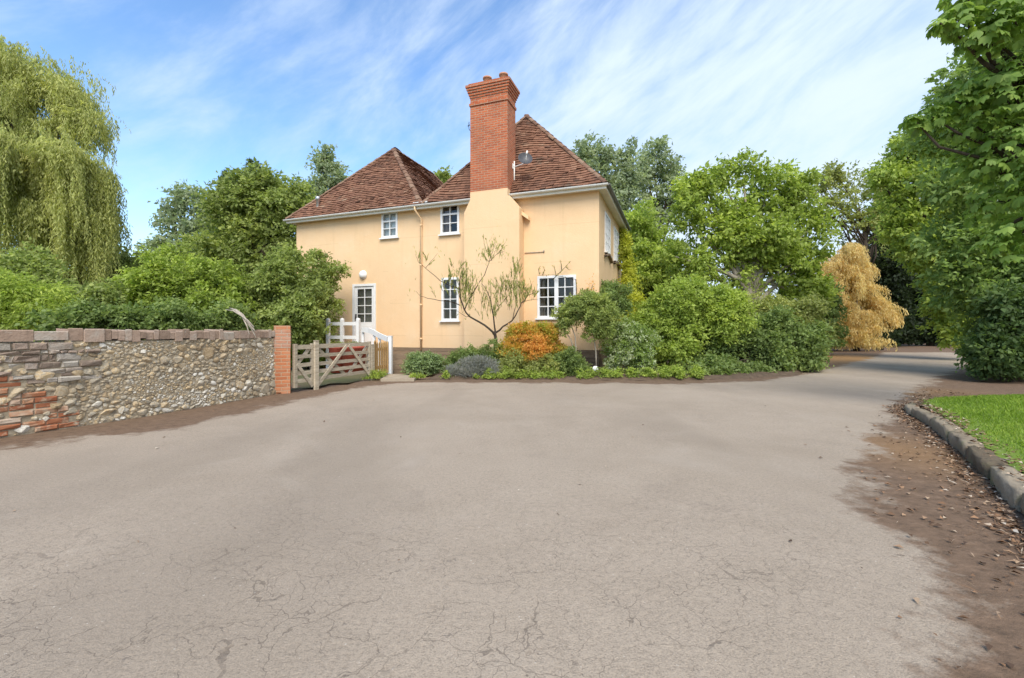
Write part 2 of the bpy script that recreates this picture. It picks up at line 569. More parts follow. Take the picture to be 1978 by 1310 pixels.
M['hip'] = mat_rnd('hip_tile', [(0.0, (0.13, 0.070, 0.045)), (0.5, (0.20, 0.115, 0.075)), (1.0, (0.25, 0.165, 0.11))], 0.9, 6, 0.6, 0.4, 0.01)
M['lead'] = mat_noise('lead_flashing', (0.55, 0.55, 0.54), (0.68, 0.68, 0.66), 6, 0.5, 0.1, 0.004)
M['steel'] = mat_noise('steel_flue', (0.45, 0.45, 0.46), (0.6, 0.6, 0.6), 6, 0.35, 0.05, 0.003, metal=0.8)
M['pot'] = mat_noise('clay_pot', (0.40, 0.17, 0.095), (0.50, 0.25, 0.15), 6, 0.85, 0.2, 0.005)
M['cement'] = mat_noise('cement', (0.20, 0.165, 0.12), (0.32, 0.27, 0.20), 7, 0.9, 0.5, 0.01)
M['dish'] = mat_noise('grey_dish', (0.055, 0.055, 0.06), (0.09, 0.09, 0.095), 5, 0.45, 0.05, 0.003)
M['black'] = mat_noise('black_metal', (0.018, 0.018, 0.018), (0.03, 0.03, 0.03), 8, 0.5, 0.05, 0.002)
M['lamp_white'] = mat_noise('opal_shade', (0.76, 0.76, 0.74), (0.82, 0.82, 0.80), 5, 0.35, 0.02, 0.002)
M['blind'] = mat_noise('pale_blind', (0.72, 0.73, 0.70), (0.8, 0.8, 0.78), 1.5, 0.8, 0.2, 0.01, stretch=(1, 1, 14))
M['curtain'] = mat_noise('brown_curtain', (0.26, 0.17, 0.11), (0.40, 0.28, 0.19), 6, 0.9, 0.4, 0.02, stretch=(4, 4, 0.5))
M['dark_room'] = mat_noise('dark_interior', (0.34, 0.31, 0.26), (0.5, 0.46, 0.40), 2, 0.9, 0)
M['wood_grey'] = mat_noise('weathered_oak', (0.22, 0.175, 0.12), (0.40, 0.34, 0.25), 5, 0.85, 0.5, 0.006, stretch=(1.2, 1.2, 7), c3=(0.50, 0.44, 0.34), use_rnd=0.35)
M['wood_tan'] = mat_noise('tan_picket', (0.30, 0.17, 0.06), (0.46, 0.29, 0.12), 5, 0.8, 0.4, 0.005, stretch=(9, 9, 1), use_rnd=0.45)
M['board'] = mat_noise('dark_boarding', (0.16, 0.11, 0.068), (0.26, 0.19, 0.125), 4, 0.85, 0.4, 0.006, stretch=(1, 1, 9), use_rnd=0.35)
M['bark'] = mat_noise('bark', (0.035, 0.026, 0.018), (0.095, 0.072, 0.050), 5, 0.95, 0.9, 0.03, stretch=(3, 3, 0.6))
M['bark_pale'] = mat_noise('pale_bark', (0.24, 0.20, 0.15), (0.42, 0.37, 0.30), 6, 0.9, 0.6, 0.01, stretch=(3, 3, 0.7))
M['bark_dark'] = mat_noise('dark_stem', (0.030, 0.021, 0.015), (0.065, 0.048, 0.034), 8, 0.9, 0.5, 0.008)
M['soil'] = mat_noise('bed_soil', (0.065, 0.045, 0.030), (0.13, 0.09, 0.058), 5, 0.95, 0.8, 0.03)
M['flag'] = mat_noise('path_slab', (0.27, 0.22, 0.16), (0.36, 0.30, 0.22), 4, 0.9, 0.4, 0.01)
M['redpot'] = mat_noise('red_glaze', (0.30, 0.055, 0.035), (0.40, 0.09, 0.055), 6, 0.5, 0.1, 0.004)
M['kerb'] = mat_rnd('kerb_stone', [(0, (0.11, 0.085, 0.055)), (0.5, (0.19, 0.15, 0.10)), (1, (0.30, 0.25, 0.18))], 0.95, 6, 0.9, 0.8, 0.02, spot=(3, 0.54, (0.17, 0.165, 0.075)))
M['stone'] = mat_rnd('flint_and_rag', [(0, (0.16, 0.13, 0.095)), (0.2, (0.36, 0.265, 0.155)), (0.36, (0.47, 0.385, 0.265)), (0.5, (0.35, 0.315, 0.25)), (0.66, (0.54, 0.40, 0.225)), (0.82, (0.54, 0.49, 0.39)), (1.0, (0.70, 0.66, 0.58))], 0.9, 26, 0.7, 1.0, 0.012)
M['mortar'] = mat_noise('lime_mortar', (0.16, 0.13, 0.095), (0.36, 0.295, 0.205), 9, 0.95, 1.0, 0.04, c3=(0.47, 0.40, 0.29))
M['coping'] = mat_rnd('coping_brick', [(0, (0.21, 0.15, 0.11)), (0.4, (0.33, 0.235, 0.175)), (0.75, (0.39, 0.29, 0.225)), (1, (0.41, 0.36, 0.30))], 0.95, 9, 0.8, 0.9, 0.014, spot=(5, 0.60, (0.42, 0.40, 0.34)))
M['rag'] = mat_rnd('ragstone_block', [(0, (0.20, 0.155, 0.12)), (0.4, (0.31, 0.235, 0.185)), (0.7, (0.36, 0.315, 0.265)), (1, (0.44, 0.40, 0.34))], 0.95, 12, 0.9, 1.0, 0.016, spot=(9, 0.60, (0.48, 0.43, 0.34)))
M['patch'] = mat_rnd('repair_brick', [(0, (0.25, 0.085, 0.042)), (0.4, (0.36, 0.150, 0.075)), (0.6, (0.38, 0.21, 0.125)), (0.72, (0.40, 0.28, 0.20)), (1, (0.46, 0.37, 0.29))], 0.95, 9, 0.70, 0.6, 0.008, spot=(7, 0.53, (0.44, 0.33, 0.23)))


def G3(a, k=(1, 1, 1)):
    return tuple(x * y for x, y in zip(a, k))


def leafset(name, base, var=0.5, **kw):
    """A leaf ramp round a base colour: deep, base, fresh tips."""
    d = tuple(c * (1 - var * 0.75) for c in base)
    t = (min(.8, base[0] * (1 + var * 0.75)), min(.8, base[1] * (1 + var * 0.50)), base[2] * (1 + var * 0.35))
    M[name] = mat_leaf(name, [(0.0, d), (0.5, base), (1.0, t)], **kw)


leafset('leaf_willow', (0.49, 0.52, 0.18), 0.5)
leafset('leaf_mid', (0.315, 0.385, 0.115), 0.6)
leafset('leaf_bright', (0.365, 0.465, 0.095), 0.6)
leafset('leaf_yellow', (0.46, 0.49, 0.06), 0.5)
leafset('leaf_dark', (0.225, 0.305, 0.095), 0.6)
leafset('leaf_grey', (0.34, 0.41, 0.25), 0.5)
leafset('leaf_conifer', (0.11, 0.155, 0.08), 0.5)
leafset('leaf_olive', (0.345, 0.385, 0.12), 0.5)
leafset('leaf_chestnut', (0.245, 0.365, 0.08), 0.65)
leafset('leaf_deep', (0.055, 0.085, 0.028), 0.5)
leafset('leaf_gold', (0.76, 0.61, 0.27), 0.35, tint=(1.2, 1.1, 0.7))
leafset('leaf_ever', (0.245, 0.35, 0.095), 0.6)
leafset('leaf_box', (0.275, 0.365, 0.165), 0.5)
leafset('leaf_lavender', (0.32, 0.33, 0.31), 0.45)
M['leaf_orange'] = mat_leaf('leaf_orange', [(0, (0.30, 0.36, 0.05)), (0.36, (0.52, 0.44, 0.07)), (0.58, (0.72, 0.41, 0.08)), (1, (0.80, 0.44, 0.14))], tint=(1.2, 1.1, 0.7))
M['leaf_varieg'] = mat_leaf('leaf_varieg', [(0, (0.17, 0.25, 0.06)), (0.5, (0.31, 0.41, 0.11)), (0.62, (0.48, 0.54, 0.33)), (1, (0.60, 0.64, 0.44))])
M['grass'] = mat_leaf('grass_blade', [(0, (0.14, 0.23, 0.020)), (0.6, (0.22, 0.33, 0.028)), (1, (0.33, 0.40, 0.07))], transl=0.3)
M['litter'] = mat_rnd('dead_leaves', [(0, (0.075, 0.045, 0.028)), (0.35, (0.17, 0.095, 0.05)), (0.6, (0.28, 0.16, 0.085)), (0.85, (0.36, 0.26, 0.17)), (1, (0.55, 0.48, 0.38))], 0.8, 20, 0.2, 0)
M['lawn_soil'] = mat_noise('lawn_base', (0.10, 0.16, 0.02), (0.15, 0.22, 0.03), 5, 0.95, 0.6, 0.02)
M['far_ground'] = mat_noise('rough_ground', (0.05, 0.065, 0.025), (0.10, 0.095, 0.045), 0.8, 0.95, 0.6, 0.05, c3=(0.13, 0.10, 0.06))

# ------------------------------------------------------------------ foliage


def unit(a):
    return a / (np.linalg.norm(a, axis=-1, keepdims=True) + 1e-9)


def rdir(n):
    return unit(rng.normal(size=(n, 3)))


def leaf_quads(p, d, nrm, L, W, fold=0.18):
    """n pointed leaves: base p, direction d, facing nrm."""
    s = unit(np.cross(d, nrm))
    u = np.cross(s, d)
    L = L[:, None]; W = W[:, None]
    m = p + d * L * 0.45
    V = np.stack([p, m + s * W / 2 + u * W * fold, p + d * L - u * L * 0.10, m - s * W / 2 + u * W * fold], axis=1)
    return V


def sub_blobs(blobs, k=(8, 12), fr=(0.30, 0.55), spread=0.68):
    out = []
    for c, r in blobs:
        n = random.randint(*k)
        dirs = rdir(n)
        for d in dirs:
            q = random.uniform(*fr)
            out.append((c + d * r * spread * random.uniform(0.75, 1.12), r * q * np.array([random.uniform(.85, 1.2), random.uniform(.85, 1.2), random.uniform(.7, 1.0)])))
    return out


def foliage(blobs, L, W, dens=1.2, clus=0.0, droop=0.15, up=0.5, zmin=0.03, sub=True, spray=0.25, fr=(0.30, 0.55), k=(8, 12), spread=0.68):
    """Leaves in clusters over the shells of many small lobes."""
    subs = sub_blobs(blobs, k, fr, spread) if sub else [(c, np.asarray(r, float)) for c, r in blobs]
    Vs, Rs = [], []
    for c, r in subs:
        rm = float(np.mean(r))
        nl = int(dens * 4 * math.pi * rm * rm / (L * W * 0.5))
        kk = 14
        nc = max(3, nl // kk)
        d = rdir(nc)
        d[:, 2] += 0.18
        d = unit(d)
        rho = 1.04 - 0.5 * rng.random(nc) ** 2.2 + 0.12 * rng.normal(size=nc)
        cc = c + d * r * rho[:, None]
        rc = clus or max(1.6 * L, 0.20 * rm)
        tw = rng.random(nc)
        csz = rng.uniform(.72, 1.35, nc)
        base_t = random.gauss(0, 0.13)
        idx = np.repeat(np.arange(nc), kk)
        n = len(idx)
        along = rng.random(n)
        twig = unit(d + 0.7 * rdir(nc) + np.array([0, 0, -droop]))
        off = rng.normal(size=(n, 3)) * rc * np.array([0.42, 0.42, 0.26])
        p = cc[idx] + off + twig[idx] * (along * rc * (0.9 + spray))[:, None]
        ld = unit(twig[idx] * 0.7 + rdir(n) * 0.75 + np.array([0, 0, -droop]))
        nn = unit(rdir(n) * 0.8 + d[idx] * 0.5 + np.array([0, 0, up]))
        LL = L * rng.uniform(0.65, 1.3, n) * csz[idx]
        WW = W * rng.uniform(0.7, 1.25, n) * csz[idx]
        Vs.append(leaf_quads(p, ld, nn, LL, WW))
        Rs.append(np.clip(0.45 + base_t + 0.34 * (tw[idx] - 0.5) + 0.30 * (rng.random(n) - 0.5) + 0.10 * (rho[idx] - 0.9), 0, 1))
    if sub:
        for c, r in subs:
            rm = float(np.mean(r))
            ns = max(2, int(rm * rm * 5 + 2)) if L < .12 else max(1, int(rm * rm * 2.5))
            d = rdir(ns); d[:, 2] = np.abs(d[:, 2]) * .9 + .1; d = unit(d)
            for j in range(ns):
                ln = rm * random.uniform(.25, .75)
                m_ = int(min(40, 6 + ln / L * 5))
                t = np.sort(rng.random(m_))
                g = unit(d[j] + rng.normal(0, .3, 3))
                p = c + d[j] * r * .95 + g * (t * ln)[:, None] - np.array([0, 0, .22]) * (t * t * ln)[:, None] + rng.normal(0, L * .18, (m_, 3))
                ld = unit(g + rdir(m_) * .9)
                Vs.append(leaf_quads(p, ld, rdir(m_), L * rng.uniform(.6, 1.1, m_), W * rng.uniform(.6, 1.1, m_)))
                Rs.append(np.clip(.5 + .35 * t + .15 * (rng.random(m_) - .5), 0, 1))
    V = np.concatenate(Vs); r = np.concatenate(Rs)
    keep = V[:, :, 2].min(axis=1) > zmin
    return V[keep], r[keep]


def wiggle(a, b, n, amp):
    a, b = np.array(a, float), np.array(b, float)
    t = np.linspace(0, 1, n)[:, None]
    L = np.linalg.norm(b - a)
    off = rng.normal(size=(n, 3)) * amp * L
    off[0] = 0; off[-1] = 0
    return list(a + (b - a) * t + off * np.sin(t * math.pi))


def stem_mesh(base, fork, tips, r0, n=7, amp=0.03):
    mb = MB()
    base, fork = np.array(base, float), np.array(fork, float)
    pts = wiggle(base, fork, 6, amp)
    rad = list(np.linspace(r0, r0 * 0.62, 6)); rad[0] = r0 * 1.35
    pts[0] = pts[0] - np.array([0, 0, 0.12])
    mb.tube(pts, rad, n + 2)
    for tp in tips:
        q = random.uniform(0.55, 1.0)
        st = base + (fork - base) * q
        mid = st * 0.5 + np.array(tp) * 0.5 + np.array([0, 0, random.uniform(0, .12)]) * np.linalg.norm(np.array(tp) - st)
        pp = [st] + wiggle(st, mid, 4, 0.04)[1:] + wiggle(mid, tp, 4, 0.05)[1:]
        mb.tube(pp, list(np.linspace(r0 * 0.42, r0 * 0.07, len(pp))), n)
    return mb


def blobs_px(Y, lst):
    """(px, py, radius in px[, extra depth[, vertical squash]]) -> lobes of the crown in metres."""
    out = []
    for b in lst:
        px, py, r = b[:3]
        y = Y + (b[3] if len(b) > 3 else 0)
        q = b[4] if len(b) > 4 else 1.0
        rr = r / FPX * y
        out.append((P(px, py, y), rr * np.array([1, 1, q])))
    return out


LEAVES = [0]


def plant(name, label, cat, Y, lobes, mat, L, W, base=None, r0=0.12, fork=None, dens=1.2, crown='crown', trunk='trunk', bark='bark', group=None, ntips=14, **kw):
    """One tree or shrub: crown of leaves and a branching trunk under an Empty at its foot."""
    bl = blobs_px(Y, lobes)
    cen = np.mean([c for c, r in bl], axis=0)
    if base is None: base = (cen[0], cen[1], 0.0)
    else: base = (base[0], base[1], 0.0)
    e = empty(name, base, label, cat, group)
    V, r = foliage(bl, L, W, dens, **kw)
    LEAVES[0] += len(V)
    off = np.array(base)
    quads_obj(crown, V - off, r, M[mat], e)
    tips = [c - off for c, r in bl]
    while len(tips) < ntips:
        c, r = random.choice(bl)
        tips.append(c - off + rdir(1)[0] * r * 0.7)
    tips = [t for t in tips if t[2] > 0.15]
    fk = (cen - off) * np.array([0.8, 0.8, 0.85]) if fork is None else np.array(fork) - off
    stem_mesh((0, 0, 0), fk, tips, r0).build(trunk, M[bark], e)
    return e


# ------------------------------------------------------------------ ground
DRIVE = [G(1760, 1310), G(1735, 1230), G(1832, 1160), G(1760, 1060), G(1692, 990), G(1664, 905), G(1690, 865), G(1712, 805), G(1745, 762), G(1800, 735), G(1850, 712), (22.5, 21.2), (27.0, 27.5), (23.0, 27.5), G(1700, 688), G(1640, 703), G(1590, 716), G(1480, 737), G(1280, 741), G(1000, 741), (-2.6, 11.35), (-3.35, 10.6), (-3.75, 9.2), G(560, 774), G(470, 800), G(350, 832), G(180, 838), G(60, 862),
         (-6.6, 4.6), (-9.5, 3.9), (-9.5, -3), (1.2, -3), (1.3, 0.8)]


def seg_dist(X, Y, poly):
    n = len(poly)
    d = np.full(X.shape, 1e9)
    ins = np.zeros(X.shape, bool)
    for i in range(n):
        (x0, y0), (x1, y1) = poly[i], poly[(i + 1) % n]
        ex, ey = x1 - x0, y1 - y0
        t = np.clip(((X - x0) * ex + (Y - y0) * ey) / (ex * ex + ey * ey), 0, 1)
        d = np.minimum(d, np.hypot(X - x0 - t * ex, Y - y0 - t * ey))
        c = ((y0 > Y) != (y1 > Y)) & (X < (x1 - x0) * (Y - y0) / (y1 - y0 + 1e-12) + x0)
        ins ^= c
    return np.where(ins, -d, d)


def grid_sheet(name, xs, ys, zfun, mat, keep=None):
    X, Yg = np.meshgrid(xs, ys)
    Z = zfun(X, Yg)
    nx, ny = len(xs), len(ys)
    v = np.stack([X, Yg, Z], -1).reshape(-1, 3)
    i = np.arange(nx * ny).reshape(ny, nx)
    f = np.stack([i[:-1, :-1], i[:-1, 1:], i[1:, 1:], i[1:, :-1]], -1).reshape(-1, 4)
    if keep is not None:
        k = keep(X, Yg).reshape(-1)
        f = f[k[f].all(axis=1)]
        used = np.zeros(len(v), bool); used[f.ravel()] = True
        rem = np.cumsum(used) - 1
        f = rem[f]; v = v[used]
    me = bpy.data.meshes.new(name)
    me.from_pydata(v.tolist(), [], f.tolist())
    me.polygons.foreach_set('use_smooth', [True] * len(f))
    me.materials.append(mat)
    o = link(bpy.data.objects.new(name, me))
    return o, v


gm = MB()
gm.face([(-600, -200, -0.02), (600, -200, -0.02), (600, 1200, -0.02), (-600, 1200, -0.02)])
tag(gm.build('ground', M['far_ground'], fix=False), kind='structure')

xs = np.concatenate([np.arange(-12, 9, 0.1), np.arange(9, 60, 0.4)])
ys = np.concatenate([np.arange(-3, 13, 0.1), np.arange(13, 60, 0.4)])


def drive_z(X, Y):
    return 0.012 * np.sin(X * 0.9 + 1) * np.sin(Y * 0.7) - 0.0


drv, vv = grid_sheet('driveway', xs, ys, lambda X, Y: drive_z(X, Y), mat_asphalt())
sd = seg_dist(vv[:, 0], vv[:, 1], DRIVE)
dirt = np.clip(0.5 + sd / 1.1, 0, 1.3)
crack = np.clip((3.9 - vv[:, 1]) / 1.8, 0, 1) * np.clip(sd * -1.5, 0, 1)
rust = np.clip(1 - np.hypot((vv[:, 0] - 15.5) / 6.0, (vv[:, 1] - 21.5) / 6.0), 0, 1) * 1.3
rust = np.maximum(rust, np.clip(1 - np.hypot((vv[:, 0] - 8.3) / 2.2, (vv[:, 1] - 9.6) / 1.2), 0, 1) * 0.6)
rust = np.maximum(rust, np.clip(1 - np.hypot((vv[:, 0] - 4.3) / 1.0, (vv[:, 1] - 4.8) / 1.6), 0, 1) * 0.45)
for nm, arr in (('dirt', dirt), ('crack', crack), ('rust', np.clip(rust, 0, 1))):
    a = drv.data.attributes.new(nm, 'FLOAT', 'POINT')
    a.data.foreach_set('value', arr.astype(np.float32))
tag(drv, kind='structure')

# planting bed in front of the house, a raised soil sheet with a soft edge
BED = [(-2.35, 11.95), (-1.0, 11.85), (0.3, 11.75), (2.0, 11.7), (4.4, 11.75), (6.4, 12.1), (8.4, 13.0), (10.2, 15.2), (12, 19), (9, 24), (4, 20), (3, 13.5), (-2.3, 15.2)]
bed, bv = grid_sheet('flower_bed', np.arange(-2.6, 12.2, 0.12), np.arange(11.4, 24, 0.12),
                     lambda X, Y: -0.03 + 0.11 * np.clip(-seg_dist(X, Y, BED) / 0.25, 0, 1) + 0.02 * np.sin(X * 7) * np.sin(Y * 6.3), M['soil'],
                     keep=lambda X, Y: seg_dist(X, Y, BED) < 0.05)
tag(bed, kind='structure')

# garden ground behind the wall and gate
GARD = [(-4.42, 9.95), (-3.72, 12.2), (-3.3, 13.6), (-8, 17), (-14, 19), (-40, 30), (-40, 2), (-6.9, 4.8), (-6.5, 6)]
gd, _ = grid_sheet('garden', np.arange(-40, -3.2, 0.4), np.arange(2, 30, 0.4), lambda X, Y: 0.03 + 0.04 * np.sin(X * 2.1) * np.sin(Y * 1.7), M['far_ground'],
                   keep=lambda X, Y: seg_dist(X, Y, GARD) < 0.15)
tag(gd, kind='structure')

# lawn with its kerb
KERB = [(1.55, -1.0), (2.25, 1.05), (3.05, 2.45), (3.50, 3.02), (4.18, 3.92), (4.88, 4.90), (5.45, 5.72), (5.88, 6.35), (6.18, 6.95), (6.60, 7.50), (7.25, 8.05)]
LAWN = [(1.75, -1.0), (2.45, 1.02), (3.25, 2.45), (3.70, 3.0), (4.38, 3.88), (5.08, 4.86), (5.65, 5.68), (6.08, 6.32), (6.50, 6.95), (7.0, 7.62), (7.6, 8.05), (9.5, 8.3), (14, 8.6), (14, -1.0)]
lz = 0.15


def lawn_z(X, Y):
    s = seg_dist(X, Y, LAWN)
    return lz - 0.03 + 0.05 * np.clip(-s / 0.8, 0, 1) + 0.012 * np.sin(X * 3.1) * np.sin(Y * 2.7) - 0.16 * np.clip((s + 0.15) / 0.3, 0, 1) * (Y > 7.9)


lw, _ = grid_sheet('lawn', np.arange(1.6, 14.2, 0.1), np.arange(-1.1, 9, 0.1), lawn_z, M['lawn_soil'], keep=lambda X, Y: seg_dist(X, Y, LAWN) < 0.08)
tag(lw, kind='structure')


def grass():
    n = 200000
    X = rng.uniform(1.8, 13, n); Y = rng.uniform(-1.0, 8.6, n)
    s = seg_dist(X, Y, LAWN)
    k = (s < 0.05) & (rng.random(n) < np.clip(-s / .22 + .02 + .25 * np.sin(X * 9) * np.sin(Y * 8), 0, 1))
    X, Y, s = X[k], Y[k], s[k]
    n = len(X)
    Z = lawn_z(X, Y)
    p = np.stack([X, Y, Z], 1)
    d = unit(np.stack([rng.normal(0, .5, n), rng.normal(0, .5, n), np.ones(n)], 1))
    nn = rdir(n)
    patch = 0.5 + 0.25 * np.sin(X * 2.3 + np.sin(Y * 3)) * np.sin(Y * 2.9)
    V = leaf_quads(p, d, nn, rng.uniform(.025, .06, n) * np.clip(0.6 - s, .6, 1.2), rng.uniform(.006, .012, n))
    return V, np.clip(patch + rng.normal(0, .2, n), 0, 1)


V, r = grass()
tag(quads_obj('grass', V, r, M['grass']), 'short bright green grass of the lawn behind the kerb', 'grass', kind='stuff')


def kerb():
    e = empty('kerb', (KERB[5][0], KERB[5][1], 0), 'worn low stone kerb curving round the edge of the lawn', 'kerb')
    off = np.array([KERB[5][0], KERB[5][1], 0])
    pts = [np.array(p) for p in KERB]
    mb = MB()
    L = [0]
    for a, b in zip(pts[:-1], pts[1:]): L.append(L[-1] + np.linalg.norm(b - a))
    tot = L[-1]

    def at(s):
        s = min(max(s, 0), tot)
        for i in range(len(pts) - 1):
            if s <= L[i + 1] + 1e-6:
                t = (s - L[i]) / (L[i + 1] - L[i])
                return pts[i] + (pts[i + 1] - pts[i]) * t, (pts[i + 1] - pts[i]) / (L[i + 1] - L[i])
    s = 0.0
    while s < tot - 0.1:
        ln = min(random.uniform(0.75, 1.05), tot - s)
        h = 0.155 + random.uniform(-.012, .012) - max(0, (s - tot * 0.72)) * 0.05
        sh = random.uniform(-.012, .012)
        rr = random.random()
        m = 8
        prof0 = [(0.0, -0.05), (-0.012, 0.45), (-0.004, 0.90), (0.014, 0.985), (0.05, 1.0), (0.10, 0.99), (0.15, 0.96), (0.16, 0.2)]
        rows = []
        for j in range(m + 1):
            q = s + 0.008 + (ln - 0.016) * j / m
            c, t = at(q)
            nrm = np.array([t[1], -t[0]])
            row = []
            for (w, z) in prof0:
                jit = random.gauss(0, 0.010)
                endp = 0.015 if j in (0, m) else 0
                ww = w + sh + jit + (endp if w < .1 else 0)
                row.append((c[0] + nrm[0] * ww - off[0], c[1] + nrm[1] * ww - off[1], z * h + random.gauss(0, 0.008) - endp * (z > .8)))
            rows.append(row)
        for j in range(m):
            for k in range(len(prof0) - 1):
                mb.face([rows[j][k], rows[j + 1][k], rows[j + 1][k + 1], rows[j][k + 1]], r=rr, smooth=True)
        mb.face(rows[0], r=rr); mb.face(rows[-1], r=rr)
        s += ln
    mb.build('kerb_stones', M['kerb'], e)


kerb()


def litter():
    Vs, Rs = [], []
    n = 16000
    X = rng.uniform(1.5, 9.5, n); Y = rng.uniform(1.4, 10.5, n)
    sdv = seg_dist(X, Y, DRIVE); sl = seg_dist(X, Y, LAWN)
    pr = np.clip((sdv + 0.15) / 0.7, 0, 1)
    k = (rng.random(n) < pr * 0.75) & (sl > 0.30) & (X > 0.3 * Y)
    kx, ky = X[k], Y[k]
    # gathered along the kerb and a few strays on the asphalt
    kp = np.array(KERB)
    m = 2600
    i = rng.integers(0, len(kp) - 1, m); t = rng.random(m)[:, None]
    q = kp[i] * (1 - t) + kp[i + 1] * t + np.stack([-np.abs(rng.normal(0.05, .10, m)), np.abs(rng.normal(0.02, .06, m))], 1)
    st = np.stack([rng.uniform(-5, 5, 60), rng.uniform(2.2, 11, 60)], 1)
    tp = kp[i[:1400]] * (1 - t[:1400]) + kp[i[:1400] + 1] * t[:1400] + np.stack([rng.uniform(.02, .30, 1400), -rng.uniform(.0, .14, 1400)], 1)
    xy = np.concatenate([np.stack([kx, ky], 1), q, st, tp])
    z = np.concatenate([drive_z(xy[:-1400, 0], xy[:-1400, 1]) + 0.006, np.full(1400, 0.163)])
    n = len(xy)
    p = np.concatenate([xy, z[:, None]], 1)
    p[:, 2] += rng.random(n) * 0.012
    a = rng.uniform(0, 2 * np.pi, n)
    d = unit(np.stack([np.cos(a), np.sin(a), rng.normal(0.08, .12, n)], 1))
    nn = unit(np.stack([rng.normal(0, .3, n), rng.normal(0, .3, n), np.ones(n)], 1))
    tw = rng.random(n) < 0.35
    L = np.where(tw, rng.uniform(.04, .13, n), rng.uniform(.018, .055, n))
    W = np.where(tw, rng.uniform(.003, .006, n), L * rng.uniform(.4, .75, n))
    V = leaf_quads(p, d, nn, L, W, 0.25)
    return V, np.clip(rng.random(n) ** 1.3, 0, 1)


V, r = litter()
tag(quads_obj('leaf_litter', V, r, M['litter']), 'brown dead leaves and twigs strewn along the kerb', 'leaf litter', kind='stuff')

# ------------------------------------------------------------------ house
HA = R(20.3)
CD = 13.6
HC = (168 / FPX * CD, CD)
ca, sa = math.cos(HA), math.sin(HA)
house = empty('house', (HC[0], HC[1], 0), 'cream rendered two storey house with twin tiled roofs', 'house', rz=-HA)
HW, HD, HE, PL = 12.0, 5.85, 5.62, 0.72


def H(px, py, t=0.0):
    """Photo pixel -> (x along the front, z) on the plane t metres behind the front wall."""
    k = (px - CX) / FPX
    x = (k * (HC[1] + t * ca) - HC[0] - t * sa) / (ca + k * sa)
    Y = HC[1] - x * sa + t * ca
    return x, EYE + (HY - py) / FPX * Y


def HWORLD(x, t, z):
    return np.array([HC[0] + x * ca + t * sa, HC[1] - x * sa + t * ca, z])


def rect(px0, py0, px1, py1):
    x0, z1 = H(px0, py0); x1, z0 = H(px1, py1)
    xb, zb = H(px0, py1); xt, zt = H(px1, py0)
    return x0, x1, (z0 + zb) / 2, (z1 + zt) / 2


W_UL = rect(738, 410, 768, 459)
W_UM = rect(852, 393, 887, 452)
W_LM = rect(854, 537, 886, 619)
W_LR = rect(1039, 533, 1112, 614)
DOOR = rect(682, 549, 726, 668)
DOOR = (DOOR[0], DOOR[1], PL + 0.03, DOOR[3])
SIDE = [(1.15, 2.35, 3.95, 5.25), (3.35, 4.75, 4.0, 5.25)]


def wall_sheet(mb, A, Bz, holes, mp, depth=0.10):
    """A wall face (a along, z up) with openings and their reveals; mp maps (a, d, z), d into the house."""
    aa = sorted({A[0], A[1], *[h[0] for h in holes], *[h[1] for h in holes]})
    zs = sorted({Bz[0], Bz[1], *[h[2] for h in holes], *[h[3] for h in holes]})
    for i in range(len(aa) - 1):
        for j in range(len(zs) - 1):
            ca_, cz_ = (aa[i] + aa[i + 1]) / 2, (zs[j] + zs[j + 1]) / 2
            if any(h[0] < ca_ < h[1] and h[2] < cz_ < h[3] for h in holes): continue
            q = [(aa[i], zs[j]), (aa[i + 1], zs[j]), (aa[i + 1], zs[j + 1]), (aa[i], zs[j + 1])]
            mb.face([mp(a, 0, z) for a, z in q], [(a, z) for a, z in q])
            mb.face([mp(a, 0.24, z) for a, z in q], [(a, z) for a, z in q])
    for h in holes:
        c = [(h[0], h[2]), (h[1], h[2]), (h[1], h[3]), (h[0], h[3])]
        for k in range(4):
            (a0, z0), (a1, z1) = c[k], c[(k + 1) % 4]
            mb.face([mp(a0, 0, z0), mp(a1, 0, z1), mp(a1, 0.24, z1), mp(a0, 0.24, z0)])


FR = lambda a, d, z: (a, d, z)          # front wall: d runs into the house along +y
RT = lambda a, d, z: (-d, a, z)         # right-hand wall: a runs back along +y

wm = MB()
wall_sheet(wm, (-HW, 0), (PL, HE), [W_UL, W_UM, W_LM, W_LR, DOOR], FR)
wall_sheet(wm, (0, HD), (PL, HE), SIDE, RT)
wm.face([(-HW, 0, PL), (-HW, HD + 1.2, PL), (-HW, HD + 1.2, HE), (-HW, 0, HE)])
wm.face([(-HW, HD + 1.2, PL), (-6.05, HD + 1.2, PL), (-6.05, HD + 1.2, HE), (-HW, HD + 1.2, HE)])
wm.face([(-6.05, HD, PL), (0, HD, PL), (0, HD, HE), (-6.05, HD, HE)])
wm.face([(-6.05, HD, PL), (-6.05, HD + 1.2, PL), (-6.05, HD + 1.2, HE), (-6.05, HD, HE)])
wm.build('wall', M['render'], house, fix=False)
pm = MB()
nb = 6
for j in range(nb):
    z0, z1 = PL * j / nb, PL * (j + 1) / nb - 0.008
    rr = random.random()
    pm.box((-HW + .02, -0.022 - 0.012 * (j % 2 == 0), z0), (-.003, 0.2, z1), rr)
    pm.box((-0.2, 0.2, z0), (0.022, HD - .01, z1), rr)
pm.build('plinth', M['board'], house)
rm = MB()
rm.face([(-HW + .05, 2.6, 0.75), (-.3, 2.6, 0.75), (-.3, 2.6, HE), (-HW + .05, 2.6, HE)])
rm.face([(-HW + .05, .25, 0.75), (-.3, .25, 0.75), (-.3, 2.6, 0.75), (-HW + .05, 2.6, 0.75)])
rm.face([(-HW + .05, .25, 3.5), (-.3, .25, 3.5), (-.3, 2.6, 3.5), (-HW + .05, 2.6, 3.5)])
rm.face([(-HW + .05, .25, HE), (-.3, .25, HE), (-.3, 2.6, HE), (-HW + .05, 2.6, HE)])
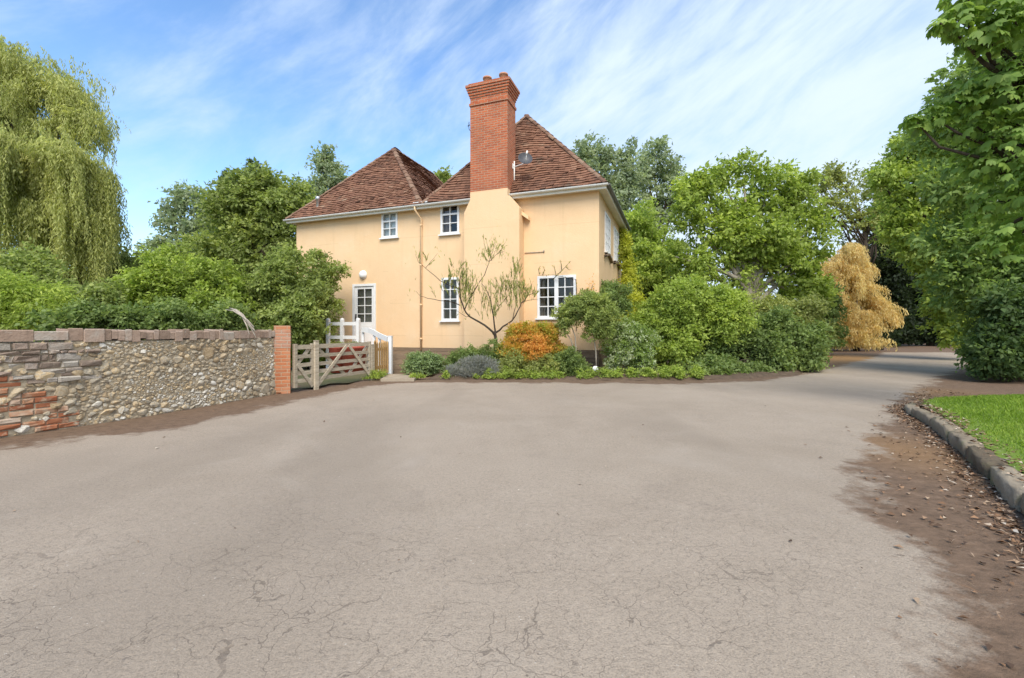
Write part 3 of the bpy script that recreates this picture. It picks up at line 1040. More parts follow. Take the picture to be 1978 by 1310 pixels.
rm.build('room_lining', M['dark_room'], house, fix=False)


def window(h, cols, rows, mp, mull=(), transom=None, backing=None, label=None, proud=0.03, name='window', fw=0.065, bar=0.028, sill=True):
    a0, a1, z0, z1 = h
    m = MB()
    fb = lambda A0, A1, Z0, Z1, d0, d1: m.box((A0, d0, Z0), (A1, d1, Z1), 0.5, lambda p: mp(*p))
    fb(a0 - .012, a0 + fw, z0 - .012, z1 + .012, -proud, .08); fb(a1 - fw, a1 + .012, z0 - .012, z1 + .012, -proud, .08)
    fb(a0 + fw, a1 - fw, z0 - .012, z0 + fw, -proud + .003, .08); fb(a0 + fw, a1 - fw, z1 - fw, z1 + .012, -proud + .003, .08)
    ia0, ia1, iz0, iz1 = a0 + fw, a1 - fw, z0 + fw, z1 - fw
    cw = (ia1 - ia0) / cols; rh = (iz1 - iz0) / rows
    for i in range(1, cols):
        w = fw * 0.95 if i in mull else bar / 2
        fb(ia0 + cw * i - w, ia0 + cw * i + w, iz0, iz1, -proud + (.004 if i in mull else .012), .07)
    for j in range(1, rows):
        w = bar * 1.1 if j == transom else bar / 2
        fb(ia0, ia1, iz0 + rh * j - w, iz0 + rh * j + w, -proud + .016, .066)
    o = m.build(name, M['white'], house)
    g = MB()
    g.face([mp(ia0, .035, iz0), mp(ia1, .035, iz0), mp(ia1, .035, iz1), mp(ia0, .035, iz1)])
    g.build('pane', M['glass'], o, fix=False)
    if sill:
        s = MB()
        s.box((a0 - .07, -.09, z0 - .055), (a1 + .07, -.002, z0 - .013), .5, lambda p: mp(*p))
        s.build('sill', M['white'], o)
    if backing == 'blind':
        k = MB()
        k.box((ia0, .10, iz0), (ia1, .112, iz1), .5, lambda p: mp(*p))
        k.build('blind', M['blind'], o)
    elif backing:
        for (u0, u1) in backing:
            k = MB()
            n = 10
            A0, A1 = ia0 + (ia1 - ia0) * u0, ia0 + (ia1 - ia0) * u1
            for i in range(n):
                p0, p1 = A0 + (A1 - A0) * i / n, A0 + (A1 - A0) * (i + 1) / n
                d0, d1 = .14 + .03 * math.sin(i * 2.1), .14 + .03 * math.sin((i + 1) * 2.1)
                k.face([mp(p0, d0, iz0), mp(p1, d1, iz0), mp(p1, d1, iz1), mp(p0, d0, iz1)], smooth=True)
            k.build('curtain', M['curtain'], o, fix=False)
    return o


window(W_UL, 2, 3, FR, transom=2, backing='blind')
window(W_UM, 2, 3, FR, transom=2, backing=[(0, .42)])
window(W_LM, 2, 4, FR, backing=[(0.75, 1.0)])
window(W_LR, 4, 4, FR, mull=(2,), backing=[(0, .12), (.88, 1)])
for s_ in SIDE:
    window(s_, 4, 4, RT, mull=(2,), backing='blind', bar=.04)
# arched weather hoods and blind arches on the right-hand wall
hm = MB()
for (a0, a1, zt, rise) in ((1.0, 2.5, 3.72, .16), (3.2, 4.9, 3.80, .16)):
    n = 10
    for i in range(n):
        u0, u1 = i / n, (i + 1) / n
        z_ = lambda u: zt + rise * math.sin(math.pi * u)
        p0, p1 = a0 + (a1 - a0) * u0, a0 + (a1 - a0) * u1
        for (q, w) in (((z_(u0), z_(u1)), .06),):
            A = [RT(p0, -.10, q[0]), RT(p1, -.10, q[1]), RT(p1, .0, q[1]), RT(p0, .0, q[0])]
            B = [(x, y, z + w) for x, y, z in A]
            hm.face(A); hm.face(B); hm.face([A[0], A[1], B[1], B[0]])
hm.build('window_hood', M['board'], house)

# door
a0, a1, z0, z1 = DOOR
dm = MB()
dm.box((a0 - .01, -.03, z0 - .02), (a0 + .075, .1, z1 + .01), .5)
dm.box((a1 - .075, -.03, z0 - .02), (a1 + .01, .1, z1 + .01), .5)
dm.box((a0 + .075, -.027, z1 - .075), (a1 - .075, .1, z1 + .01), .5)
d0, d1, e0, e1 = a0 + .08, a1 - .08, z0, z1 - .08
gz0 = e0 + (e1 - e0) * .40
dm.box((d0, .01, e0), (d1, .055, gz0), .5)
dm.box((d0, .01, gz0), (d0 + .11, .055, e1), .5); dm.box((d1 - .11, .01, gz0), (d1, .055, e1), .5)
dm.box((d0 + .11, .012, e1 - .10), (d1 - .11, .055, e1), .5)
gx0, gx1, gz1 = d0 + .11, d1 - .11, e1 - .10
dm.box(((gx0 + gx1) / 2 - .014, .014, gz0), ((gx0 + gx1) / 2 + .014, .05, gz1), .5)
for j in range(1, 4):
    zz = gz0 + (gz1 - gz0) * j / 4
    dm.box((gx0, .018, zz - .014), (gx1, .046, zz + .014), .5)
dm.box((d0 + .12, -.004, e0 + .15), (d1 - .12, .009, gz0 - .12), .45)
door = dm.build('door', M['white'], house)
g = MB(); g.face([(gx0, .035, gz0), (gx1, .035, gz0), (gx1, .035, gz1), (gx0, .035, gz1)]); g.build('pane', M['glass'], door, fix=False)
g = MB(); g.box((gx0 - .02, .12, gz0), (gx1 + .02, .13, gz1 + .02)); g.build('blind', M['dark_room'], door)
g = MB(); g.tube([(d0 + .055, -.035, e0 + .98), (d0 + .055, -.035, e0 + 1.12)], .012); g.box((d0 + .035, -.02, e0 + .94), (d0 + .075, .011, e0 + 1.2)); g.build('handle', M['black'], door)
xm = (d0 + d1) / 2
g = MB(); g.box((xm - .11, -.012, e0 + .62), (xm + .11, -.003, e0 + .67)); g.build('letterbox', M['steel'], door)

# roofs -----------------------------------------------------------------


def tile_slope(mb, poly, gauge=0.115, width=0.19, sag=0.06):
    """Courses of plain clay tiles over a planar polygon whose first edge is the eave."""
    p = [Vector(q) for q in poly]
    e = (p[1] - p[0]).normalized()
    n = (p[1] - p[0]).cross(p[2] - p[0]).normalized()
    if n.z < 0: n = -n
    s = n.cross(e).normalized()
    if s.z < 0: s = -s
    q2 = [((q - p[0]).dot(e), (q - p[0]).dot(s)) for q in p]
    top = max(v for _, v in q2)
    under = [q - n * 0.03 for q in p]
    mb.face(under, r=0.1)

    def span(v):
        xs = []
        m = len(q2)
        for i in range(m):
            (x0, y0), (x1, y1) = q2[i], q2[(i + 1) % m]
            if (y0 - v) * (y1 - v) <= 0 and abs(y1 - y0) > 1e-6:
                xs.append(x0 + (x1 - x0) * (v - y0) / (y1 - y0))
        return (min(xs), max(xs)) if len(xs) >= 2 else None
    ph = random.uniform(0, 6)

    def pos(x, v, h):
        w = sag * (math.sin(x * 1.7 + v * 0.55 + ph) + 0.7 * math.sin(x * 0.8 - v * 1.9 + ph * 2) + .4 * math.sin(x * 4.1 + v * 2.6))
        hh = 0.028 * (math.sin(x * 1.1 + ph) * math.sin(v * 1.3 + 1)) + h
        return p[0] + e * x + s * (v + w) + n * hh
    nc = int(top / gauge)
    for i in range(nc + 1):
        v0 = i * gauge
        v1 = v0 + gauge * 1.25
        sp = span(min(v0 + gauge * .5, top - 0.01))
        if not sp: continue
        x = sp[0] - (width / 2 if i % 2 else 0)
        row = random.gauss(0, .12)
        while x < sp[1]:
            w = width * random.uniform(.9, 1.1)
            x0, x1 = max(x, sp[0]), min(x + w, sp[1])
            x += w
            if x1 - x0 < .03: continue
            vj = random.gauss(0, .006)
            l0, l1 = .038 + random.gauss(0, .009), .038 + random.gauss(0, .009)
            vt = min(v1, top)
            rr = min(1, max(0, .45 + row * .7 + random.gauss(0, .14)))
            A = pos(x0 + .002, v0 + vj, l0); B = pos(x1 - .002, v0 + vj, l1); C_ = pos(x1 - .002, vt, .004); D_ = pos(x0 + .002, vt, .004)
            mb.face([A, B, C_, D_], r=rr)
            A2 = pos(x0 + .002, v0 + vj + .004, l0 - .034); B2 = pos(x1 - .002, v0 + vj + .004, l1 - .034)
            mb.face([A2, B2, B, A], r=rr * .7)


def cap_line(mb, a, b, rad=0.10, step=0.30):
    """Half-round hip or ridge tiles laid one over the other from a up to b."""
    a, b = Vector(a), Vector(b)
    d = (b - a); L = d.length; d.normalize()
    side = d.cross(Vector((0, 0, 1))).normalized()
    up = side.cross(d).normalized()
    n = int(L / step)
    for i in range(n):
        p0 = a + d * (L * i / n); p1 = a + d * (L * (i + 1) / n + .04)
        rr = random.random()
        m = 6
        j = random.gauss(0, .008)
        ring = []
        for (pp, q, lift) in ((p0, rad * 1.08, .012), (p1, rad * .95, .0)):
            ring.append([pp + side * (q * math.cos(math.pi * k / m) + j) + up * (q * math.sin(math.pi * k / m) * .75 + lift - .03) for k in range(m + 1)])
        for k in range(m):
            mb.face([ring[0][k], ring[0][k + 1], ring[1][k + 1], ring[1][k]], r=rr, smooth=True)
        mb.face(ring[0], r=rr)


EZ = 5.72
OV = 0.26
RX = dict(l=-6.08, r=OV, apx=-2.95, apt=1.90, apz=9.24, bt=4.3, back=HD + OV)
tm = MB(); hpm = MB()
A0, A1 = (RX['l'], -OV, EZ), (RX['r'], -OV, EZ)
AP = (RX['apx'], RX['apt'], RX['apz']); AQ = (RX['apx'], RX['bt'], RX['apz'])
B0, B1 = (RX['l'], RX['back'], EZ), (RX['r'], RX['back'], EZ)
tile_slope(tm, [A0, A1, AP])
tile_slope(tm, [A1, B1, AQ, AP])
tile_slope(tm, [B1, B0, AQ])
tile_slope(tm, [B0, A0, AP, AQ])
roof1 = tm.build('roof', M['tile'], house, fix=False)
for a, b in ((A1, AP), (A0, AP), (AP, AQ), (B1, AQ)): cap_line(hpm, a, b)
hpm.build('hip_tiles', M['hip'], roof1, fix=False)
tm = MB(); hpm = MB()
LB = HD + 1.2 + OV
A0, A1 = (-HW - OV, -OV, EZ), (-6.08, -OV, EZ)
AP = (-8.85, 2.05, 8.90); AQ = (-8.85, 5.2, 8.90)
B0, B1 = (-HW - OV, LB, EZ), (-6.08, LB, EZ)
tile_slope(tm, [A0, A1, AP])
tile_slope(tm, [A1, B1, AQ, AP])
tile_slope(tm, [B1, B0, AQ])
tile_slope(tm, [B0, A0, AP, AQ])
roof2 = tm.build('roof', M['tile'], house, fix=False)
for a, b in ((A0, AP), (A1, AP), (AP, AQ), (B1, AQ)): cap_line(hpm, a, b)
hpm.build('hip_tiles', M['hip'], roof2, fix=False)
m = MB()
m.box((-6.42, -OV - .02, EZ + .04), (-5.85, .25, EZ + .09), fn=lambda p: (p[0], p[1], p[2] + (p[1] + OV) * .35))
m.build('valley_flashing', M['lead'], house)

# eaves: soffit, fascia, gutters
m = MB()
m.box((-HW - OV, -OV + .03, HE - .02), (OV - .0, 0.02, HE + .03))
m.box((0.0, 0.02, HE - .02), (OV - .03, HD + OV, HE + .03))
m.box((-HW - OV, .02, HE - .02), (-HW, HD + 1.2, HE + .03))
m.box((-HW - OV, -OV, HE - .06), (OV - .0, -OV + .028, EZ - .012))
m.box((OV - .028, -OV + .03, HE - .06), (OV, HD + OV, EZ - .012))
m.build('fascia', M['fascia'], house)


def gutter(mb, a, b, rad=.058):
    a, b = Vector(a), Vector(b)
    d = (b - a).normalized(); s = d.cross(Vector((0, 0, 1))).normalized()
    n = 7
    for rr_, flip in ((rad, 1), (rad * .88, -1)):
        ra = [a + s * rr_ * math.cos(math.pi * k / n) - Vector((0, 0, 1)) * rr_ * math.sin(math.pi * k / n) for k in range(n + 1)]
        rb = [p + (b - a) for p in ra]
        for k in range(n): mb.face([ra[k], ra[k + 1], rb[k + 1], rb[k]], smooth=True)
    for q in (a, b):
        mb.face([q + s * rad * math.cos(math.pi * k / n) - Vector((0, 0, 1)) * rad * math.sin(math.pi * k / n) for k in range(n + 1)])


CHX0, CHX1 = -4.13, -2.82          # chimney stack, front face 0.45 m before the wall
CHD = 0.45
m = MB()
gutter(m, (-HW - OV - .05, -OV - .06, EZ - .03), (CHX0 - .02, -OV - .06, EZ - .03))
m.build('gutter', M['gutter'], house, fix=False)
m = MB()
gutter(m, (CHX1 + .02, -OV - .06, EZ - .03), (OV + .06, -OV - .06, EZ - .03))
m.build('gutter', M['gutter'], house, fix=False)
m = MB()
gutter(m, (OV + .06, -OV - .06, EZ - .03), (OV + .06, HD + OV, EZ - .03))
m.build('gutter', M['dark_gutter'], house, fix=False)
# downpipe with a swan neck
xp = H(815, 500)[0]
m = MB()
m.tube([(xp - .09, -OV - .06, EZ - .08), (xp - .09, -OV - .06, EZ - .20), (xp, -.06, EZ - .45), (xp, -.06, PL - .1)], .034, 10)
for z in (5.0, 3.6, 2.2, 1.0): m.tube([(xp, -.06, z), (xp, -.06, z + .06)], .045, 10)
m.build('downpipe', M['render'], house)
# electricity conduit on the right of the breast
x0, zc = H(1014, 489); x1, _ = H(1051, 489)
m = MB(); m.tube([(x0, -.02, zc), (x1, -.02, zc)], .012, 6); m.tube([(x1, -.02, zc - .02), (x1, -.02, zc + .06)], .02, 6)
m.build('cable', M['bark_pale'], house)

# chimney ---------------------------------------------------------------
bx0, bx1 = -4.35, -2.42
m = MB()
zs0, zs1 = 5.20, 5.62
m.box((bx0, -CHD, PL - .1), (bx1, -.003, zs0), .5, skip=('t',))
# sloping shoulders up to the stack width
top = [(CHX0, -CHD, zs1), (CHX1 + .06, -CHD, zs1), (CHX1 + .06, -.003, zs1), (CHX0, -.003, zs1)]
botq = [(bx0, -CHD, zs0), (bx1, -CHD, zs0), (bx1, -.003, zs0), (bx0, -.003, zs0)]
for k in range(4):
    k2 = (k + 1) % 4
    m.face([botq[k], botq[k2], top[k2], top[k]])
ZB = 5.86
m.box((CHX0, -CHD, zs1), (CHX1, .35, ZB), .5)
m.build('chimney_breast', M['render'], house)
m = MB()
m.box((bx1, -CHD * .5, 5.02), (bx1 + .22, -.02, 5.14), fn=lambda p: (p[0], p[1], p[2] - (p[0] - bx1) * .75))
m.build('corbel_stone', M['pipe_cream'], house)
m = MB()
ZT = 8.95
sx0, sx1, sy0, sy1 = CHX0 + .003, CHX1 - .003, -CHD + .003, .30
m.box((sx0, sy0, ZB), (sx1, sy1, ZT - .28))
g_ = .03
m.box((sx0 - g_, sy0 - g_, ZT - .28), (sx1 + g_, sy1 + g_, ZT - .20))
m.box((sx0 + .002, sy0 + .002, ZT - .20), (sx1 - .002, sy1 - .002, ZT - .02))
zc = ZT - .02
for i in range(5):
    g_ = .018 + i * .026
    m.box((sx0 - g_, sy0 - g_, zc), (sx1 + g_, sy1 + g_, zc + .078))
    zc += .078
g_ = .045
m.box((sx0 - g_, sy0 - g_, zc), (sx1 + g_, sy1 + g_, zc + .07))
zc += .07
chim = m.build('chimney', M['brick_stack'], house)
m = MB()
A = [(sx0 - .045, sy0 - .045), (sx1 + .045, sy0 - .045), (sx1 + .045, sy1 + .045), (sx0 - .045, sy1 + .045)]
Bq = [(sx0 + .18, sy0 + .18), (sx1 - .18, sy0 + .18), (sx1 - .18, sy1 - .18), (sx0 + .18, sy1 - .18)]
for k in range(4):
    k2 = (k + 1) % 4
    m.face([(*A[k], zc + .002), (*A[k2], zc + .002), (*Bq[k2], zc + .11), (*Bq[k], zc + .11)])
m.face([(*q, zc + .11) for q in Bq])
m.build('flaunching', M['cement'], chim)
for xq in (-3.68, -3.10):
    m = MB()
    m.lathe([(.135, zc + .05), (.13, zc + .28), (.15, zc + .285), (.15, zc + .335), (.115, zc + .34), (.11, zc + .12)], (xq, (sy0 + sy1) / 2, 0), 18)
    m.build('chimney_pot', M['pot'], chim)
# lead-grey pipe down the back right corner of the stack
m = MB(); m.tube([(CHX1 + .03, .10, 5.9), (CHX1 + .03, .10, 6.9)], .022, 6); m.build('cable', M['gutter'], house)

# flue pipe at the far left of the roof
fx, fz = H(614, 398, 0.1)
m = MB()
m.lathe([(.06, fz - .15), (.06, fz + .22), (.085, fz + .23), (.085, fz + .36), (.0, fz + .38)], (fx, .1, 0), 14)
fl = m.build('flue_pipe', M['steel'], house)
m = MB(); m.box((fx - .28, -.02, fz - .13), (fx + .2, .25, fz - .09), fn=lambda p: (p[0], p[1], p[2] + (p[1] - .1) * 1.3)); m.build('flashing', M['lead'], fl)

# small lean-to at the far left end
m = MB()
xl = -HW
tile_slope(m, [(xl - 1.3, 4.6, 4.15), (xl - 1.3, 1.2, 4.15), (xl - .002, 1.2, 4.75), (xl - .002, 4.6, 4.75)])
lt = m.build('lean_to_roof', M['tile'], house, fix=False)
m = MB(); m.box((xl - 1.05, 1.4, 0), (xl - .002, 4.4, 4.1)); m.build('lean_to_wall', M['render'], lt)
m = MB(); m.box((xl - 1.33, 1.16, 4.02), (xl - 1.28, 4.64, 4.12)); m.build('fascia', M['fascia'], lt)

# wall lamp over the door
lx, lzz = H(702, 531)
lp = HWORLD(lx, 0, lzz)
e = empty('wall_lamp', lp, 'round white bulkhead lamp on the wall above the door', 'lamp', rz=-HA)
ax = Matrix.Rotation(R(90), 3, 'X')
m = MB(); m.lathe([(0, 0), (.16, 0), (.165, .02), (.16, .04), (.14, .045)], (0, 0, 0), 22, axis=ax); m.build('lamp_base', M['white'], e)
m = MB(); m.lathe([(.145, .04), (.14, .075), (.115, .11), (.07, .135), (0, .145)], (0, 0, 0), 22, axis=ax); m.build('lamp_shade', M['lamp_white'], e)

# satellite dish on an arm from the stack
sx, sz = H(1014, 309, -.25)
dp = HWORLD(sx, -.25, sz)
e = empty('satellite_dish', dp, 'dark grey satellite dish on an arm beside the chimney', 'satellite dish', rz=-HA)
bx = CHX1 - sx
m = MB(); m.tube([(bx, .35, -.05), (-.16, .35, .02), (-.10, .18, .0), (0, .08, 0)], .022, 8); m.box((bx - .0, .25, -.12), (bx + .02, .45, .05)); m.build('arm', M['white'], e)
rot = Matrix.Rotation(R(68), 3, 'X')
rot = Matrix.Rotation(R(28), 3, 'Z') @ rot
m = MB()
prof = [(0.0001, 0.0)] + [(.225 * q, .075 * q * q) for q in (.25, .5, .75, 1)] + [(.232, .08), (.22, .06), (.1, -.005), (0.0001, -.015)]
m.lathe(prof, (0, 0, 0), 26, axis=Matrix(((0.8, 0, 0), (0, 1, 0), (0, 0, 1))) and rot)
m.build('dish', M['dish'], e)
m = MB()
tip = rot @ Vector((0, -.06, .30))
m.tube([tuple(rot @ Vector((0, -.21, .06))), tuple(tip)], .010, 6)
m.tube([tuple(tip), tuple(tip + Vector((0.02, .02, .11)))], .03, 10)
m.build('receiver', M['gutter'], e)

# bent aerial wire left of the stack
ap0 = HWORLD(CHX0 - .01, -.1, H(908, 262, -.1)[1])
e = empty('aerial', ap0, 'thin bent black aerial wire sticking out left of the chimney', 'aerial', rz=-HA)
m = MB(); m.tube([(0.02, 0, 0), (-.12, 0, .10), (-.20, 0, .22), (-.21, 0, .36), (-.20, 0, .46)], .011, 6); m.tube([(-.25, 0, .33), (-.17, 0, .36)], .014, 6); m.build('wire', M['black'], e)

# ------------------------------------------------------------------ entrance: landing, steps, white timber rails
fx0, fx1 = DOOR[0] - .55, DOOR[1] + .25
land_e = HWORLD((fx0 + fx1) / 2, -.7, 0)
e = empty('doorstep', land_e, 'red brick landing and steps in front of the white door', 'steps', rz=-HA)
hw = (fx1 - fx0) / 2
m = MB(); m.box((-hw, -.55, 0), (hw, .665, PL - .03)); m.build('landing', M['brick_pier'], e)
for i in range(3):
    z = PL - .03 - .18 * (i + 1)
    m = MB(); m.box((hw + .30 * i + .002, -.52, 0), (hw + .30 * (i + 1), .62, z)); m.build('step', M['flag'], e)


def timber_rail(name, label, p0, p1, posts, rails, zt, z0, cat='railing', group=None, pw=.10, sweep=None):
    """White posts (fractions along p0-p1) with rails at the given heights."""
    p0, p1 = np.array(p0), np.array(p1)
    d = p1 - p0
    L = np.linalg.norm(d); an = math.atan2(d[1], d[0])
    e = empty(name, (p0[0], p0[1], 0), label, cat, group, an)
    for q in posts:
        m = MB(); x = q * L
        m.box((x - pw / 2, -pw / 2, z0), (x + pw / 2, pw / 2, zt)); m.lathe([(pw * .72, zt), (pw * .72, zt + .03), (.001, zt + .06)], (x, 0, 0), 4, axis=Matrix.Rotation(R(45), 3, 'Z'))
        m.build('post', M['white'], e)
    for z in rails:
        m = MB(); m.box((posts[0] * L + pw / 2, -.022, z - .055), (posts[-1] * L - pw / 2, .022, z + .055)); m.build('rail', M['white'], e)
    return e, L


a = P(634, 650, 14.9); b = P(692, 650, 14.6)
timber_rail('white_railing', 'white painted post and rail barrier left of the front door', a[:2], b[:2], [0, .47, 1.0], [1.55, 1.10, .66], 1.68, 0.0)
# swept white handrail down to the white gate post
e = empty('handrail', (P(702, 650, 14.5)[0], 14.5, 0), 'white swept handrail panel falling from the door to the white post', 'handrail')
pts0 = [P(700, 637, 14.5), P(712, 638, 14.3), P(722, 642, 14.1), P(732, 648, 13.9), P(748, 655, 13.5)]
off = np.array([P(702, 650, 14.5)[0], 14.5, 0])
m = MB()
for i in range(len(pts0) - 1):
    m.bar(pts0[i] - off, pts0[i + 1] - off + (pts0[i + 1] - pts0[i]) * .02, .16, .045)
m.build('rail', M['white'], e)
for i in (0, 2, 3):
    p = pts0[i] - off
    m = MB(); m.box((p[0] - .04, p[1] + .03, 0), (p[0] + .04, p[1] + .09, p[2] - .02)); m.build('post', M['white'], e)
# red planters behind the gate
for (px, Y, w, lab) in ((655, 13.8, .30, 'red glazed planter behind the five bar gate under the white railing'), (684, 13.4, .36, 'wide red trough behind the five bar gate below the door')):
    p = P(px, 690, Y)
    e = empty('planter', (p[0], p[1], 0.03), lab, 'planter', 'red planters behind the gate')
    zt = EYE + (HY - 668) / FPX * Y
    m = MB(); m.lathe([(.01, 0), (w * .8, 0), (w, zt - .12), (w * 1.08, zt - .1), (w * 1.08, zt - .03), (w * .9, zt - .03), (w * .85, zt - .1), (.01, zt - .1)], (0, 0, 0), 20)
    m.build('pot', M['redpot'], e)
    V, r = foliage([(np.array([0, 0, zt - .02]), np.array([w * .8, w * .8, .05]))], .04, .025, .8, sub=False)
    quads_obj('foliage', V, r, M['leaf_mid'], e)

# ------------------------------------------------------------------ boundary wall of flint with brick coping
WP = [np.array(p) for p in ((-8.9, -0.2), (-7.6, 2.4), (-6.62, 4.75), (-6.05, 5.90), (-5.62, 6.85), (-5.25, 8.0), (-4.98, 9.0), (-4.90, 9.27))]
WH = 1.30
wl = empty('garden_wall', (WP[4][0], WP[4][1], 0), 'old flint garden wall with brick coping and an orange brick repair', 'wall')
WOFF = np.array([WP[4][0], WP[4][1], 0])
WLn = [0]
for a, b in zip(WP[:-1], WP[1:]): WLn.append(WLn[-1] + np.linalg.norm(b - a))
WT = WLn[-1]


def wall_at(s):
    s = min(max(s, 0), WT)
    for i in range(len(WP) - 1):
        if s <= WLn[i + 1] + 1e-6:
            t = (s - WLn[i]) / (WLn[i + 1] - WLn[i])
            # smooth the direction a little by blending with the neighbours
            d = unit(WP[i + 1] - WP[i])
            j = i + 1 if t > .5 else i - 1
            if 0 <= j < len(WP) - 1:
                d2 = unit(WP[j + 1] - WP[j]); w = abs(t - .5) * .8
                d = unit(d * (1 - w) + d2 * w)
            return WP[i] + (WP[i + 1] - WP[i]) * t, d
    return WP[-1], unit(WP[-1] - WP[-2])


def wpt(s, out, z):
    """Point on the drive face of the wall, `out` metres toward the drive."""
    c, d = wall_at(s)
    n = np.array([d[1], -d[0]])
    return np.array([c[0] + n[0] * out - WOFF[0], c[1] + n[1] * out - WOFF[1], z])


core = MB()
ss = np.linspace(0, WT, 60)
for i in range(len(ss) - 1):
    s0, s1 = ss[i], ss[i + 1]
    rows = [(-.0, -.05), (-.0, WH - .14), (-.34, WH - .14), (-.34, -.05)]
    for k in range(4):
        (o0, z0), (o1, z1) = rows[k], rows[(k + 1) % 4]
        core.face([wpt(s0, o0, z0), wpt(s1, o0, z0), wpt(s1, o1, z1), wpt(s0, o1, z1)], smooth=False)
core.face([wpt(WT, o, z) for o, z in rows])
core.build('mortar_bed', M['mortar'], wl)

# stones: rounded lumps bedded in the mortar
ico = bmesh.new(); bmesh.ops.create_icosphere(ico, subdivisions=2, radius=1)
ICV = np.array([v.co[:] for v in ico.verts]); ICF = np.array([[v.index for v in f.verts] for f in ico.faces]); ico.free()
PATCH = lambda s, z: math.sin(s * 6.1 + int(z / .075) * 2.7) < .90 and s < 6.80 - max(0, z - .12) * 0.62 + (0.15 if z < .55 else -0.35 * (z > .72)) and 0.0 <= z < .88 and s > 5.55 + .35 * (z > .62)
RAG = lambda s, z: s < 7.0 + .3 * math.sin(z * 9) + .25 * math.sin(z * 31) and z > .62 and math.sin(s * 7.3 + z * 23) * math.sin(z * 17 + s * 3) < .5


def stones():
    V, F, Rn = [], [], []
    nv = 0
    placed = []
    cell = {}

    def ok(s, z, a):
        i, j = int(s / .15), int(z / .15)
        for di in (-1, 0, 1):
            for dj in (-1, 0, 1):
                for (s2, z2, a2) in cell.get((i + di, j + dj), ()):
                    if (s - s2) ** 2 + ((z - z2) * 1.35) ** 2 < ((a + a2) * .86) ** 2: return False
        cell.setdefault((i, j), []).append((s, z, a))
        return True
    cand = 60000
    for k in range(cand):
        s = random.uniform(3.2, WT - .02)
        z = random.uniform(.0, WH - .16)
        if PATCH(s, z) or RAG(s, z): continue
        f = k / cand
        big = (.098 if z < .24 + .08 * math.sin(s * 4) else .074)
        zn = .75 + .45 * math.sin(s * 1.9 + 2.5 * math.sin(z * 3.1)) * math.sin(z * 4.0 + s * .8)
        a = big * zn * (1.0 - .78 * f ** .5) * random.uniform(.6, 1.45)
        a = max(a, .011)
        if not ok(s, z, a): continue
        pt = ICV.copy()
        q = rng.normal(size=(3, 3)) * .5
        pt = pt * (1 + .22 * np.sin(pt @ (q * 4)[0] + 1)[:, None] + .14 * np.sin(pt @ (q * 7)[1])[:, None])
        for _ in range(4):
            h_ = rdir(1)[0]; dd = pt @ h_; lim = random.uniform(.45, .8)
            pt = pt - np.clip(dd - lim, 0, None)[:, None] * h_
        tilt = random.gauss(0, .25)
        asp = random.uniform(.5, .95)
        u = pt[:, 0] * a; w = pt[:, 2] * a * asp
        uu = u * math.cos(tilt) - w * math.sin(tilt); ww = u * math.sin(tilt) + w * math.cos(tilt)
        o = pt[:, 1] * a * .42 + .002
        c = wpt(s, 0, z); c1 = wpt(s + .01, 0, z); d = (c1 - c); d = d / (np.linalg.norm(d) + 1e-9)
        n = np.array([d[1], -d[0], 0])
        P3 = c + uu[:, None] * d + o[:, None] * n
        P3[:, 2] += ww
        V.append(P3); F.append(ICF + nv); nv += len(P3)
        zone = .5 * math.sin(s * 2.3 + z * 3) + .5 * math.sin(s * 1.1 - z * 5)
        rr = min(1, max(0, .54 + .20 * zone + random.gauss(0, .20) + (.12 if z < .28 else 0)))
        Rn.append(np.full(len(ICF), rr))
    V = np.concatenate(V); F = np.concatenate(F); Rn = np.concatenate(Rn)
    me = bpy.data.meshes.new('flint_stones')
    me.vertices.add(len(V)); me.vertices.foreach_set('co', V.astype(np.float32).ravel())
    me.loops.add(len(F) * 3); me.loops.foreach_set('vertex_index', F.astype(np.int32).ravel())
    me.polygons.add(len(F)); me.polygons.foreach_set('loop_start', np.arange(0, len(F) * 3, 3, dtype=np.int32))
    me.update(calc_edges=True)
    me.polygons.foreach_set('use_smooth', [False] * len(F))
    at = me.attributes.new('rnd', 'FLOAT', 'FACE'); at.data.foreach_set('value', Rn.astype(np.float32))
    me.materials.append(M['stone'])
    link(bpy.data.objects.new('flint_stones', me), wl)


stones()


def wall_block(mb, s0, s1, z0, z1, o0, o1, rr, jit=.006):
    """A brick or squared stone lying in the wall face with slightly worn corners."""
    c = .012
    pts = {}
    J = lambda: random.gauss(0, jit)
    ring_o = [(s0, z0), (s1, z0), (s1, z1), (s0, z1)]
    back = [wpt(s + J() * .4, o0, z + J() * .4) for s, z in ring_o]
    mid = [wpt(s + J() * .5, o1 - c, z + J() * .5) for s, z in ring_o]
    ins = [(s0 + c, z0 + c), (s1 - c, z0 + c), (s1 - c, z1 - c), (s0 + c, z1 - c)]
    fr = [wpt(s + J() * .5, o1 + J(), z + J() * .5) for s, z in ins]
    for k in range(4):
        k2 = (k + 1) % 4
        mb.face([back[k], back[k2], mid[k2], mid[k]], r=rr)
        mb.face([mid[k], mid[k2], fr[k2], fr[k]], r=rr)
    mb.face(fr, r=rr)


